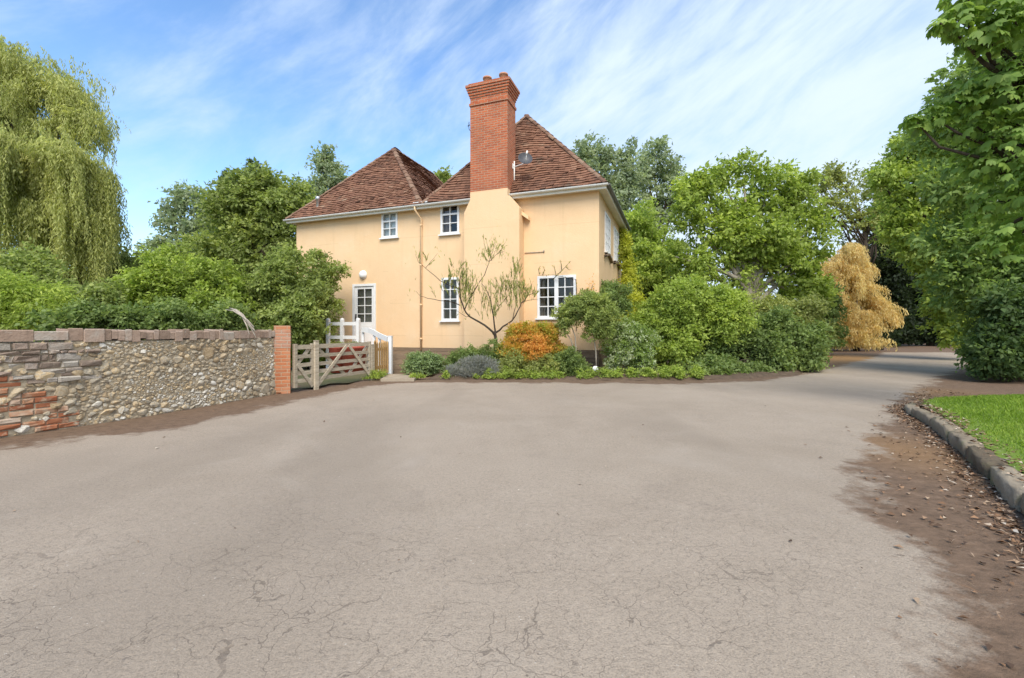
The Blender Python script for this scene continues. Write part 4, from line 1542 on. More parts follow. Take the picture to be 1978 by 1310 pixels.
# brick coping laid on edge, with longer slabs toward the left
cm = MB()
s = 0.0
while s < WT - .03:
    if s < 7.0: ln = random.uniform(.14, .42)
    else: ln = random.choice((.075, .085, .11, .12, .16, .225))
    ln = min(ln, WT - s)
    zt = WH + .012 + random.gauss(0, .017)
    zb = WH - .135 + random.gauss(0, .012)
    o1 = .026 + random.gauss(0, .009)
    rr = random.random()
    c = .010
    A = [wpt(s + .003, o1, zb), wpt(s + ln - .003, o1, zb), wpt(s + ln - .003, o1, zt - c), wpt(s + .003, o1, zt - c)]
    Bq = [wpt(s + .006, o1 - c, zt), wpt(s + ln - .006, o1 - c, zt), wpt(s + ln - .006, -.34, zt), wpt(s + .006, -.34, zt)]
    cm.face(A, r=rr); cm.face([A[3], A[2], Bq[1], Bq[0]], r=rr); cm.face(Bq, r=rr)
    for (sq) in (s + .003, s + ln - .003):
        cm.face([wpt(sq, o1, zb), wpt(sq, o1, zt - c), wpt(sq, -.34, zt), wpt(sq, -.34, zb)], r=rr)
    cm.face([wpt(s + .003, o1, zb), wpt(s + ln - .003, o1, zb), wpt(s + ln - .003, 0, zb), wpt(s + .003, 0, zb)], r=rr)
    s += ln
cm.r = [.15 + .8 * q for q in cm.r]
cm.build('coping', M['coping'], wl, fix=False)
# squared ragstone at the upper left
cm = MB()
z = .62
while z < WH - .15:
    h = random.uniform(.05, .105); h = min(h, WH - .14 - z)
    if h < .03: break
    s = 3.0 + random.uniform(0, .2)
    while s < 7.4:
        ln = random.uniform(.07, .27)
        if RAG(s + ln / 2, z + h / 2) and not PATCH(s + ln / 2, z + h / 2):
            wall_block(cm, s + .005, s + ln - .006, z + .005, z + h - .005, -.02, .020 + random.gauss(0, .012), random.random(), .011)
        s += ln
    z += h
cm.build('ragstone', M['rag'], wl, fix=False)
# orange brick repair at the lower left
cm = MB()
z, j = .0, 0
while z < .88:
    s = 5.3 + (.11 if j % 2 else 0)
    while s < 7.4:
        ln = .225 if random.random() < .7 else .112
        if PATCH(s + ln / 2, z + .036):
            wall_block(cm, s + .004, s + ln - .006, z + .004, z + .068, -.02, .016 + random.gauss(0, .005), random.random() ** 1.3, .005)
        s += ln
    z += .075; j += 1
cm.build('brick_repair', M['patch'], wl, fix=False)

# brick pier at the end of the wall
pp = np.array([-4.845, 9.40])
pang = R(24)
e = empty('brick_pier', (pp[0], pp[1], 0), 'orange brick pier between the flint wall and the gate', 'pier', rz=pang)
m = MB()
m.box((-.152, -.152, -.05), (.152, .152, .95), .5); m.build('shaft', M['brick_pier'], e)
m = MB(); m.box((-.157, -.157, .95), (.157, .157, 1.32)); m.build('head', mat_brick('pier_head_brick', (0.42, 0.20, 0.12), (0.36, 0.155, 0.09), (0.40, 0.30, 0.22), scale_noise=5, soot=(0.40, 0.31, 0.25)), e)
m = MB(); m.box((-.152, -.152, 1.32), (.152, .152, 1.42)); m.build('cap', M['brick_pier'], e)

# ------------------------------------------------------------------ five bar gate
g0, g1 = np.array([-4.62, 9.42]), np.array([-3.78, 11.85])
gd_ = g1 - g0; GL = np.linalg.norm(gd_); gang = math.atan2(gd_[1], gd_[0])
RAILS = (.24, .41, .58, .76, .97)


def gate_leaf(name, label, x0, x1, braces, group='leaves of the field gate'):
    e = empty(name, (*(g0 + gd_ / GL * x0), 0), label, 'gate', group, gang)
    L = x1 - x0
    for x in (.035, L - .035):
        m = MB(); m.box((x - .035, -.035, .12 if 0.05 < x < L - .05 else .1), (x + .035, .035, 1.03)); m.build('stile', M['wood_grey'], e)
    for z in RAILS:
        h = .05 if z < .9 else .06
        m = MB(); m.box((.07, -.016, z - h), (L - .07, .016, z + h * .6), fn=lambda p: (p[0], p[1], p[2] + .006 * math.sin(p[0] * 3 + z * 9))); m.build('rail', M['wood_grey'], e)
    for (xa, za, xb, zb, dy) in braces:
        m = MB(); m.bar((xa, dy, za), (xb, dy, zb), .075, .024, up=(0, 0, 1) if abs(xb - xa) > .3 else (1, 0, 0)); m.build('brace', M['wood_grey'], e)
    return e, L


e1, L1 = gate_leaf('field_gate', 'narrow weathered leaf of the wooden gate next to the brick pier', 0.0, .56, [(.06, .60, .50, .08, -.032), (.08, .55, .48, .93, .032)])
e2, L2 = gate_leaf('field_gate', 'wide weathered leaf of the wooden five bar gate', .60, GL, [(.05, .08, 1.02, .95, -.032), (1.10, .95, GL - .60 - .08, .16, -.032), (.08, .94, 1.05, .22, .032), (1.15, .22, GL - .60 - .1, .90, .032)])
for x, nm, lab, h in ((.58, 'drop_post', 'grey drop post standing where the two gate leaves meet', 1.08),):
    p = g0 + gd_ / GL * x
    e = empty('gate_post', (p[0], p[1], 0), lab, 'post', rz=gang)
    m = MB(); m.box((-.055, -.085, -.03), (.055, -.038, h)); m.build('shaft', M['wood_grey'], e)
    m = MB(); m.box((-.062, -.092, h), (.062, -.036, h + .015)); m.build('cap', M['wood_grey'], e)
p = g0 + gd_ / GL * (GL + .06)
e = empty('gate_post', (p[0], p[1], 0), 'tan hanging post between the field gate and the picket gate', 'post', rz=gang)
m = MB(); m.box((-.05, -.06, -.05), (.06, .06, .93)); m.build('shaft', M['wood_grey'], e)
m = MB(); m.box((-.055, -.065, .93), (.065, .065, .95)); m.build('cap', M['wood_grey'], e)

# picket gate
k0, k1 = np.array([-3.72, 12.02]), np.array([-3.60, 12.98])
kd = k1 - k0; KL = np.linalg.norm(kd); kang = math.atan2(kd[1], kd[0])
e = empty('picket_gate', (k0[0], k0[1], 0), 'small tan picket gate beside the white post', 'gate', rz=kang)
n = 7
for i in range(n):
    x = .05 + (KL - .1) * i / (n - 1)
    h = 1.02 + .05 * (i == 0) - .02 * random.random()
    m = MB(); w = .036 if i else .055
    m.box((x - w, -.012, .09), (x + w, .012, h - .05)); m.face([(x - w, -.012, h - .05), (x + w, -.012, h - .05), (x, -.012, h)]); m.face([(x - w, .012, h - .05), (x + w, .012, h - .05), (x, .012, h)])
    m.face([(x - w, -.012, h - .05), (x, -.012, h), (x, .012, h), (x - w, .012, h - .05)]); m.face([(x + w, -.012, h - .05), (x, -.012, h), (x, .012, h), (x + w, .012, h - .05)])
    m.build('picket', M['wood_tan'], e)
for z in (.30, .80):
    m = MB(); m.box((0, .0125, z - .04), (KL, .04, z + .04)); m.build('rail', M['wood_tan'], e)
p = P(754, 724, 13.25)
e = empty('white_post', (p[0], p[1], 0), 'square white gate post right of the picket gate', 'post', rz=kang)
m = MB(); m.box((-.055, -.055, -.05), (.055, .055, 1.14)); m.build('shaft', M['white'], e)
m = MB(); m.box((-.062, -.062, 1.14), (.062, .062, 1.165)); m.build('cap', M['white'], e)
# timber retaining boards right of the white post
p0_, p1_ = P(760, 724, 13.5), P(800, 724, 13.7)
e = empty('retaining_boards', (p0_[0], p0_[1], 0), 'low stack of dark sleeper boards between white post and clipped ball', 'retaining wall', rz=math.atan2(p1_[1] - p0_[1], p1_[0] - p0_[0]))
Lb = np.linalg.norm(p1_[:2] - p0_[:2])
for i in range(4):
    m = MB(); m.box((0, .05 * i, .15 * i), (Lb, .05 * i + .14, .15 * i + .14)); m.build('sleeper', M['board'], e)
# stone slab at the picket gate
m = MB()
c4 = [P(735, 738, 11.6), P(800, 738, 11.65), P(815, 725, 13.0), P(752, 727, 13.0)]
bot = [(q[0], q[1], -.02) for q in c4]; tp = [(q[0], q[1], .055) for q in c4]
m.face(tp)
for k in range(4): m.face([bot[k], bot[(k + 1) % 4], tp[(k + 1) % 4], tp[k]])
tag(m.build('path', M['flag']), kind='structure')

# white globe garden light at the bed edge
p = P(1150, 713, 12.2)
e = empty('garden_light', (p[0], p[1], 0), 'small white globe light on the ground in the flower bed', 'garden light')
m = MB(); m.lathe([(.02, 0), (.02, p[2] - .06)], (0, 0, 0), 10); m.build('spike', M['black'], e)
m = MB(); m.lathe([(.085 * math.sin(math.pi * i / 12) + .0005, p[2] - .085 * math.cos(math.pi * i / 12)) for i in range(13)], (0, 0, 0), 20); m.build('globe', M['lamp_white'], e)

# ------------------------------------------------------------------ weeping trees


def strands(starts, lens, drift, L, W, step, sway=.06):
    """Hanging shoots: leaves pointing down along drooping lines."""
    P_, D_, I_ = [], [], []
    for i, (s, ln, dr) in enumerate(zip(starts, lens, drift)):
        n = max(4, int(ln / step))
        t = np.arange(n) / n
        arch = 1 - np.exp(-t * 3.5)
        p = s[None, :] + dr[None, :] * arch[:, None] - np.array([0, 0, 1.0])[None, :] * (ln * (t - .20 * np.sin(t * math.pi) * (1 - t)))[:, None]
        p += np.stack([np.sin(t * 5 + i), np.cos(t * 4.3 + i * 2), 0 * t], 1) * sway
        P_.append(p); I_.append(np.full(n, i))
    p = np.concatenate(P_); idx = np.concatenate(I_)
    n = len(p)
    d = unit(np.stack([rng.normal(0, .38, n), rng.normal(0, .38, n), -np.ones(n)], 1))
    p = p + rng.normal(0, .025, (n, 3))
    V = leaf_quads(p, d, rdir(n), L * rng.uniform(.7, 1.3, n), W * rng.uniform(.7, 1.3, n))
    tone = rng.random(len(starts))
    return V, np.clip(.42 + .45 * (tone[idx] - .5) + .35 * (rng.random(n) - .5), 0, 1)


def willow():
    Y = 17.0
    bp = P(105, 600, Y)
    off = np.array([bp[0], bp[1], 0])
    e = empty('willow_tree', off, 'tall weeping willow with yellow green hanging curtains of leaves', 'tree')
    s = Y / FPX
    #        px   py  half-width  half-height  density  hang metres  depth
    domes = [(73, 300, 62, 42, 620, (2.4, 5.2), -1.4), (158, 345, 46, 40, 420, (2.0, 4.6), -.4), (7, 300, 55, 55, 520, (2.5, 5.5), -.8), (52, 330, 60, 40, 320, (2.5, 4.8), .6),
             (128, 430, 62, 40, 320, (1.6, 3.0), -.9), (178, 420, 30, 55, 260, (1.0, 2.8), .3), (-40, 260, 60, 60, 300, (2.5, 5), 0),
             (32, 150, 82, 55, 560, (.9, 2.6), .4), (103, 200, 62, 50, 420, (.8, 2.4), .3), (153, 250, 36, 50, 170, (.5, 1.6), 0), (-20, 130, 60, 50, 250, (1, 3), .4), (17, 235, 70, 50, 300, (1, 2.5), .2)]
    Vs, Rs = [], []
    tips = []
    for (px, py, hw_, hh, n, hang, dy) in domes:
        c = P(px, py, Y + dy)
        d = rdir(n); d[:, 2] = np.abs(d[:, 2])
        r = np.array([hw_ * s, hw_ * s * .9, hh * s])
        rho = rng.uniform(.55, 1.05, n)
        g = max(4, n // 16)
        gi = rng.integers(0, g, n)
        gd2 = rdir(g); gd2[:, 2] = np.abs(gd2[:, 2])
        d = unit(gd2[gi] + rng.normal(0, .10, (n, 3)))
        d[:, 2] = np.abs(d[:, 2])
        rho = rng.uniform(.5, 1.12, g)[gi] + rng.normal(0, .05, n)
        st = c + d * r * rho[:, None]
        st[:, 2] += rng.normal(0, .12, n)
        ln = rng.uniform(*hang, g)[gi] * rng.uniform(.55, 1.05, n)
        ln = np.minimum(ln, st[:, 2] - rng.uniform(1.2, 3.0, n))
        k = ln > .3
        out = d * np.array([1, 1, 0]) * rng.uniform(.15, .6, n)[:, None]
        V, rr = strands(st[k], ln[k], out[k], .16, .034, .05)
        Vs.append(V); Rs.append(rr)
        V, rr = foliage([(c, r)], .15, .04, .30, droop=.9, spray=.6, fr=(.3, .5))
        Vs.append(V); Rs.append(rr)
        tips += [c + np.array([0, 0, hh * s * .5]), c + rdir(1)[0] * r * .7]
    # wisps standing off the top right outline
    st = np.array([P(px, py, Y) for px, py in ((176, 150), (185, 165), (190, 215), (198, 225), (205, 225), (160, 135), (140, 120), (195, 290), (190, 330))])
    st = np.repeat(st, 7, axis=0) + rng.normal(0, .14, (63, 3))
    V, rr = strands(st, rng.uniform(.3, 1.1, 63), rng.normal(0, .3, (63, 3)) * np.array([1, 1, 0]), .15, .035, .05)
    Vs.append(V); Rs.append(rr)
    V = np.concatenate(Vs); rr = np.concatenate(Rs)
    LEAVES[0] += len(V)
    quads_obj('crown', V - off, rr, M['leaf_willow'], e)
    stem_mesh((0, 0, 0), P(70, 330, Y) - off, [t - off for t in tips], .42).build('trunk', M['bark'], e)
    # second dark stem seen under the curtain
    m = MB(); m.tube(wiggle(P(150, 610, Y) - off, P(160, 400, Y) - off, 6, .02), list(np.linspace(.2, .12, 6)), 9); m.build('limb', M['bark'], e)


willow()


def gold_tree():
    Y = 29.0
    bp = P(1655, 680, Y); off = np.array([bp[0], bp[1], 0])
    e = empty('golden_tree', off, 'straw gold weeping conifer with drooping feathery branches by the track', 'tree')
    s = Y / FPX
    Vs, Rs, tips = [], [], []
    heads = [(1636, 470, 1.6, 56), (1612, 488, 1.6, 46), (1652, 494, 1.3, 40), (1590, 545, 1.6, 40), (1674, 545, 1.1, 34), (1660, 600, 1.0, 22), (1630, 560, 1.5, 44), (1600, 600, 1.4, 36), (1680, 588, .8, 20), (1570, 600, 1.4, 20)]
    jobs = [(h, k) for h in heads for k in range(h[3])]
    for h, i in jobs:
        top = P(h[0], h[1], Y + random.uniform(-.8, .8))
        t = random.random() ** .8
        z0 = max(.6, top[2] - t * random.uniform(1.5, 3.0))
        a = random.uniform(0, 2 * math.pi)
        ln = h[2] * (.35 + .75 * t) * random.uniform(.5, 1.2)
        q = np.linspace(.05, 1, 16)
        line = np.stack([top[0] + np.cos(a) * q * ln, top[1] + np.sin(a) * q * ln * .9, z0 + .40 * q * ln - .50 * q * q * ln], 1)
        n = 30
        st = line[rng.integers(0, 16, n)] + rng.normal(0, .07, (n, 3)) * np.array([1, 1, .6])
        dr = np.stack([np.cos(a) * rng.uniform(.05, .5, n), np.sin(a) * rng.uniform(.05, .5, n), np.zeros(n)], 1) + rng.normal(0, .08, (n, 3)) * np.array([1, 1, 0])
        ll = np.minimum(rng.uniform(.15, .95, n), st[:, 2] - rng.uniform(.1, .55, n))
        k = ll > .12
        if not k.any(): continue
        V, rr = strands(st[k], ll[k], dr[k], .17, .045, .06, .03)
        Vs.append(V); Rs.append(np.clip(rr * .6 + random.uniform(0, .4), 0, 1))
        tips.append(line[9])
    # long plumes sweeping out to the right
    st = np.array([P(px, py, Y) for px, py in ((1690, 580), (1696, 590), (1700, 596), (1686, 600), (1692, 606))])
    st = np.repeat(st, 12, axis=0) + rng.normal(0, .12, (60, 3))
    dr = np.stack([rng.uniform(.6, 1.7, 60), rng.normal(0, .2, 60), np.zeros(60)], 1)
    V, rr = strands(st, rng.uniform(.5, 1.2, 60), dr, .22, .06, .03, .02)
    Vs.append(V); Rs.append(rr)
    V = np.concatenate(Vs); rr = np.concatenate(Rs)
    quads_obj('crown', V - off, rr, M['leaf_gold'], e)
    LEAVES[0] += len(V)
    stem_mesh((0, 0, 0), P(1645, 540, Y) - off, [t - off for t in tips[::5]], .15).build('trunk', M['bark'], e)


gold_tree()

# ------------------------------------------------------------------ trees behind
GT = 'trees behind the house and garden'
plant('feathery_tree', 'pale feathery grey green tree between the willow and the broad green tree', 'tree', 31,
      [(345, 400, 32), (385, 385, 30), (330, 450, 36), (390, 440, 36), (300, 480, 30), (360, 500, 40), (415, 420, 26), (350, 372, 14), (285, 490, 20), (420, 480, 40)], 'leaf_grey', .26, .15, r0=.3, group=GT, dens=.85, fr=(.2, .45))
plant('broad_tree', 'broad mid green tree left of the house roof', 'tree', 26,
      [(470, 370, 34), (510, 360, 30), (440, 410, 40), (500, 420, 46), (550, 400, 36), (575, 375, 24), (430, 470, 46), (500, 490, 50), (555, 470, 40), (460, 525, 44), (590, 400, 26), (540, 520, 40)], 'leaf_mid', .22, .13, r0=.35, group=GT)


def conifer(name, label, px, ytop, ybot, Y, hw_px, layers, mat='leaf_conifer', group=GT):
    top = P(px, ytop, Y); bz = P(px, ybot, Y)[2]
    off = np.array([top[0], top[1], 0])
    e = empty(name, off, label, 'tree', group)
    Vs, Rs = [], []
    m = MB(); m.tube([(0, 0, -.1), (0.05, 0, top[2] * .5), (0, 0, top[2] - .2)], [.28, .17, .03], 8)
    for i in range(layers):
        t = i / (layers - 1)
        z = top[2] - .15 - (top[2] - bz) * t
        rad = hw_px / FPX * Y * (.16 + .84 * t ** .8)
        nb_ = 7 if t > .15 else 4
        for k in range(nb_):
            a = 2 * math.pi * (k + .5 * (i % 2)) / nb_ + random.gauss(0, .2)
            ln = rad * random.uniform(.65, 1.15)
            n = int(60 * (ln / .8 + .3))
            q = rng.random(n) ** .8
            rise = .22 * math.sin(a * 3)
            p = np.stack([np.cos(a) * q * ln, np.sin(a) * q * ln, z + q * ln * (.25 + rise) - .55 * q * q * ln], 1)
            sp = .10 + .30 * ln * (1 - q) * .6
            p += rng.normal(size=(n, 3)) * sp[:, None] * np.array([.5, .5, .28])
            d = unit(np.stack([np.cos(a) * np.ones(n), np.sin(a) * np.ones(n), .2 * np.ones(n)], 1) + rng.normal(0, .6, (n, 3)))
            Vs.append(leaf_quads(p, d, rdir(n), rng.uniform(.18, .42, n), rng.uniform(.06, .12, n))); Rs.append(np.clip(.3 + .5 * q * rng.random(n) + .2 * rng.random(n), 0, 1))
            m.tube([(0, 0, z), tuple(np.array([np.cos(a) * ln, np.sin(a) * ln, z - .2 * ln]) * np.array([.8, .8, 1]))], [.04, .01], 5)
    V = np.concatenate(Vs); r = np.concatenate(Rs)
    LEAVES[0] += len(V)
    quads_obj('crown', V, r, M[mat], e)
    m.build('trunk', M['bark'], e)


conifer('dark_conifer', 'dark pointed conifer rising behind the broad green tree', 490, 312, 470, 36, 74, 18)
conifer('dark_conifer', 'dark conifer tip showing above the pale feathery tree', 440, 332, 440, 37, 40, 11)
plant('slim_tree', 'slim dark tree standing behind the left roof slope', 'tree', 40,
      [(630, 300, 13, 0, 1.5), (622, 322, 17), (642, 328, 17), (630, 350, 26), (612, 365, 18), (650, 350, 14), (625, 390, 30)], 'leaf_grey', .28, .17, r0=.25, group=GT, fr=(.25, .5))
plant('small_tree', 'dark green thicket tree right of the willow trunk', 'tree', 20,
      [(215, 500, 26), (240, 510, 24), (225, 545, 30), (262, 520, 22), (190, 560, 30), (275, 550, 26), (150, 590, 36), (235, 590, 34)], 'leaf_mid', .16, .10, r0=.14, group=GT)
plant('valley_tree', 'green tree top showing in the dip between the two roofs', 'tree', 38, [(856, 345, 15), (848, 362, 18), (868, 370, 18), (858, 400, 26)], 'leaf_mid', .26, .16, r0=.2, group=GT)
plant('poplar_tree', 'tall grey green tree directly behind the right end of the roof', 'tree', 38,
      [(1150, 285, 22), (1125, 310, 24), (1175, 300, 26), (1140, 340, 34), (1190, 345, 34), (1215, 300, 18), (1160, 390, 40), (1205, 400, 36), (1215, 340, 26), (1170, 440, 40)], 'leaf_grey', .30, .19, r0=.35, group=GT, dens=1.0, fr=(.25, .5))
plant('poplar_tree', 'tall grey green tree standing to the right of its taller twin behind the roof', 'tree', 40,
      [(1265, 290, 20), (1245, 320, 22), (1285, 325, 24), (1255, 360, 30), (1295, 370, 28), (1275, 410, 34), (1310, 390, 20), (1250, 430, 30)], 'leaf_grey', .30, .19, r0=.3, group=GT, dens=.9, fr=(.25, .5))
plant('bushy_tree', 'bright green bushy tree beyond the ivy clad house corner', 'tree', 25,
      [(1235, 430, 36), (1265, 460, 34), (1220, 480, 36), (1255, 520, 44), (1225, 545, 40), (1285, 540, 34), (1255, 590, 50), (1300, 500, 26)], 'leaf_bright', .18, .11, r0=.2, group=GT)

GR = 'trees lining the drive on the right'
main = [(1395, 345, 30), (1440, 330, 28), (1490, 345, 30), (1530, 360, 26), (1350, 380, 36), (1420, 395, 46), (1490, 400, 46), (1550, 400, 34), (1330, 430, 40), (1395, 455, 50), (1470, 465, 50), (1540, 460, 44), (1325, 490, 40), (1370, 520, 44), (1440, 525, 40),
        (1510, 530, 44), (1565, 510, 30), (1555, 570, 40), (1520, 600, 40), (1580, 440, 24), (1345, 348, 14), (1560, 350, 16)]
plant('large_tree', 'large spreading green tree with a bare grey trunk right of the house', 'tree', 19.5, main, 'leaf_bright', .17, .105, base=tuple(P(1452, 690, 19.2)[:2]), fork=P(1450, 520, 19.4), r0=.30, bark='bark_pale', group=GR, ntips=26, dens=.95)
plant('airy_tree', 'thin airy tree with bare branches between large tree and golden conifer', 'tree', 31,
      [(1600, 360, 28), (1650, 350, 34), (1700, 360, 34), (1630, 400, 34), (1690, 410, 40), (1740, 380, 36), (1590, 410, 24), (1660, 445, 30), (1720, 440, 40), (1580, 370, 24), (1750, 420, 40), (1610, 330, 12)], 'leaf_olive', .22, .12, base=tuple(P(1700, 680, 31)[:2]), r0=.17, group=GR, dens=.6, ntips=24, fr=(.2, .42))
plant('drive_tree', 'yellowish green tree leaning over the far track from the right', 'tree', 20,
      [(1770, 300, 40), (1730, 330, 34), (1810, 290, 44), (1760, 370, 50), (1820, 370, 56), (1790, 440, 56), (1740, 420, 40), (1850, 440, 60), (1815, 505, 46), (1856, 570, 50), (1765, 480, 34), (1880, 520, 50), (1870, 330, 50), (1850, 630, 40), (1832, 560, 36), (1855, 605, 34), (1745, 285, 22), (1700, 345, 16), (1790, 265, 26)], 'leaf_bright', .17, .10, base=tuple(P(1900, 690, 20)[:2]), r0=.3, group=GR, ntips=24, dens=.85)
# trees closing the far track, tunnel shade painted in as near-black leaf colour
leafset('leaf_painted_shade', (0.030, 0.048, 0.018), 0.5)
for (px, Y, lob, lab) in ((1690, 37, [(1650, 500, 36), (1700, 520, 40), (1680, 570, 40), (1640, 570, 40), (1720, 570, 30), (1690, 625, 34), (1640, 630, 40), (1600, 640, 36), (1720, 470, 40), (1730, 620, 30), (1660, 655, 26), (1700, 655, 24)], 'tree with shade painted leaves behind the golden conifer'),
                          (1800, 39, [(1740, 520, 40), (1790, 530, 50), (1830, 520, 46), (1760, 580, 34), (1800, 600, 40), (1850, 600, 40), (1860, 640, 34), (1745, 640, 26), (1790, 645, 26), (1830, 645, 30), (1770, 625, 30)], 'tree with shade painted leaves arching over the end of the track')):
    plant('shade_tree', lab, 'tree', Y, lob, 'leaf_painted_shade', .26, .17, r0=.25, group=GR, dens=1.1)
plant('track_shrub', 'green shrub at the left edge of the track under the golden conifer', 'shrub', 24, [(1585, 590, 30), (1570, 620, 36), (1600, 640, 26), (1590, 560, 22), (1560, 650, 30)], 'leaf_dark', .14, .08, r0=.08, group=GR)
plant('evergreen_tree', 'dense dark evergreen tree hanging down to the ground at the right of the drive', 'tree', 12.6,
      [(1890, 170, 70), (1960, 130, 80), (1840, 260, 60), (1920, 260, 80), (1990, 240, 90), (1850, 350, 60), (1930, 370, 90), (1860, 450, 56), (1950, 470, 90), (1880, 545, 56), (1960, 580, 80), (1905, 640, 48), (1960, 680, 60), (2020, 400, 100), (2030, 560, 100), (1930, 705, 30), (2040, 680, 80), (2060, 200, 110)],
      'leaf_ever', .15, .085, base=tuple(P(1990, 740, 13)[:2]), r0=.3, group=GR, ntips=26, dens=.85)

leafset('leaf_laurel', (0.105, 0.170, 0.052), 0.6)
plant('laurel_bush', 'dark glossy bush at the foot of the dense tree beside the lawn', 'shrub', 11.4, [(1905, 690, 34), (1945, 660, 50), (1985, 620, 60), (1930, 710, 26), (1970, 700, 36), (1955, 590, 40), (2020, 660, 60), (1915, 640, 26)], 'leaf_laurel', .12, .065, r0=.05, group=GR, crown='foliage', trunk='stems', bark='bark_dark', dens=.9)


def chestnut():
    """A horse chestnut just outside the frame whose branches reach in at the upper right."""
    base = np.array([9.6, 6.4, 0.0])
    e = empty('chestnut_tree', base, 'horse chestnut whose broad leaved branches hang in at the upper right', 'tree', GR)
    Y = 6.0
    lobes = blobs_px(Y, [(1905, 60, 46, .3), (1960, 40, 60, .2), (1850, 40, 28, .3), (1815, 45, 12, .3), (1900, 160, 38, .6), (1950, 170, 66, .5), (1845, 195, 34, .8), (1800, 225, 30, .9), (1765, 230, 10, .9), (1880, 240, 46, .8), (1950, 290, 70, .6), (1880, 310, 40, 1), (1930, 390, 50, .9), (1975, 450, 50, .4), (1925, 460, 30, .6), (2040, 150, 100, .3), (2040, 350, 100, .3), (1990, -40, 90, .2), (1870, 0, 40, .4)])
    P_, D_, N_, L_, W_, R_ = [], [], [], [], [], []
    tips = []
    for c, r in lobes:
        rm = float(np.mean(r))
        n = int(14 + 68 * rm * rm / .12)
        for _ in range(n):
            d = rdir(1)[0]
            p = c + d * r * random.uniform(.35, 1.05)
            ax_ = unit(d * .6 + np.array([0, 0, -.35]) + rdir(1)[0] * .35)
            nr = unit(np.array([0, 0, .75]) + d * .6 + rdir(1)[0] * .55)
            s_ = unit(np.cross(ax_, nr)); f = np.cross(nr, s_)
            tone = random.random()
            sc = random.uniform(.6, 1.4)
            for k in range(5):
                an = (k - 2) * .62
                ld = unit(f * -math.cos(an) * -1 + s_ * math.sin(an) + np.array([0, 0, -.30 - .1 * abs(k - 2)]))
                P_.append(p); D_.append(ld); N_.append(nr + rdir(1)[0] * .15)
                L_.append(sc * (.125 if abs(k - 2) < 2 else .085)); W_.append(sc * (.052 if abs(k - 2) < 2 else .036)); R_.append(.25 + .6 * tone + random.gauss(0, .08))
        tips.append(c)
    p, d, nn, L, W = map(np.array, (P_, D_, N_, L_, W_))
    nn = unit(nn)
    # obovate leaflets: six points, widest toward the tip
    s_ = unit(np.cross(d, nn)); u = np.cross(s_, d)
    Lc, Wc = L[:, None], W[:, None]
    V = np.stack([p, p + d * Lc * .40 + s_ * Wc * .34 + u * Wc * .12, p + d * Lc * .72 + s_ * Wc * .5 + u * Wc * .10, p + d * Lc - u * Lc * .12, p + d * Lc * .72 - s_ * Wc * .5 + u * Wc * .10, p + d * Lc * .40 - s_ * Wc * .34 + u * Wc * .12], axis=1)
    quads_obj('crown', V - base, np.clip(np.array(R_), 0, 1), M['leaf_chestnut'], e, k=6)
    LEAVES[0] += len(V)
    stem_mesh((0, 0, 0), np.array([-1.2, .3, 4.2]), [t - base for t in tips], .15).build('trunk', M['bark'], e)


chestnut()

# far wood closing the view, one dense mass beyond the garden and track
def far_wood():
    Vs, Rs = [], []
    for i in range(150):
        a = random.uniform(-1.02, 1.0)
        Yd = random.uniform(52, 75)
        x = math.tan(a * .98) * Yd if abs(a) < .8 else a * 1.4 * Yd
        h = random.uniform(3.0, 6.5) if a < .55 else random.uniform(4.5, 8.0)
        c = np.array([x, Yd, h * .5])
        V, r = foliage([(c, np.array([3.6, 3, h * .55]))], .75, .5, .8, k=(5, 7), fr=(.35, .6))
        Vs.append(V); Rs.append(r)
    for i in range(30):
        x = 42 + random.uniform(-7, 14)
        Yd = random.uniform(49, 53)
        c = np.array([x, Yd, random.uniform(.5, 4)])
        V, r = foliage([(c, np.array([3.0, 2.5, 2.6]))], .7, .5, 1.0, k=(5, 7), fr=(.35, .6))
        Vs.append(V); Rs.append(r)
    V = np.concatenate(Vs); r = np.concatenate(Rs)
    LEAVES[0] += len(V)
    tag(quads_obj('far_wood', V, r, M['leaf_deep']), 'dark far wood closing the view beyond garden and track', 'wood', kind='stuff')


far_wood()

# ------------------------------------------------------------------ shrubs
SH = dict(crown='foliage', trunk='stems', bark='bark_dark')
G1 = 'shrubs rising over the flint wall'
plant('bright_shrub', 'bright green leafy shrub in the middle behind the flint wall', 'shrub', 13.2,
      [(330, 515, 38), (300, 550, 40), (370, 545, 42), (420, 535, 34), (340, 590, 44), (420, 580, 42), (270, 570, 34), (445, 560, 24), (390, 620, 40), (300, 620, 40), (455, 600, 30)], 'leaf_bright', .10, .06, r0=.06, group=G1, **SH)
plant('elder_shrub', 'tall green shrub just left of the brick pier', 'shrub', 13.8,
      [(520, 535, 34), (560, 520, 34), (500, 575, 36), (545, 580, 44), (510, 620, 36), (585, 560, 38), (565, 625, 44), (600, 600, 40), (605, 640, 24), (540, 650, 36), (480, 600, 28)], 'leaf_mid', .10, .06, r0=.06, group=G1, **SH)
plant('wall_climber', 'tall leafy climber against the left end of the house wall', 'climber', 15.6,
      [(612, 500, 14), (625, 525, 26), (655, 520, 11), (600, 540, 30), (640, 530, 14), (590, 570, 28), (625, 565, 24), (610, 600, 34), (590, 630, 34), (625, 640, 24), (645, 590, 14)], 'leaf_mid', .10, .055, r0=.04, group=G1, dens=.75, **SH)
plant('ivy_hedge', 'dark ivy hedge tumbling over the coping of the flint wall', 'hedge', 9.0,
      [(150, 618, 28, -1.6), (190, 612, 28, -1.4), (240, 618, 30, -1.2), (290, 620, 28, -1), (340, 612, 32, -.7), (395, 620, 30, -.4), (440, 614, 32, -.2), (470, 630, 24, 0), (110, 626, 24, -1.8)], 'leaf_dark', .065, .042, r0=.04, group=G1, zmin=1.0, dens=1.0, **SH)
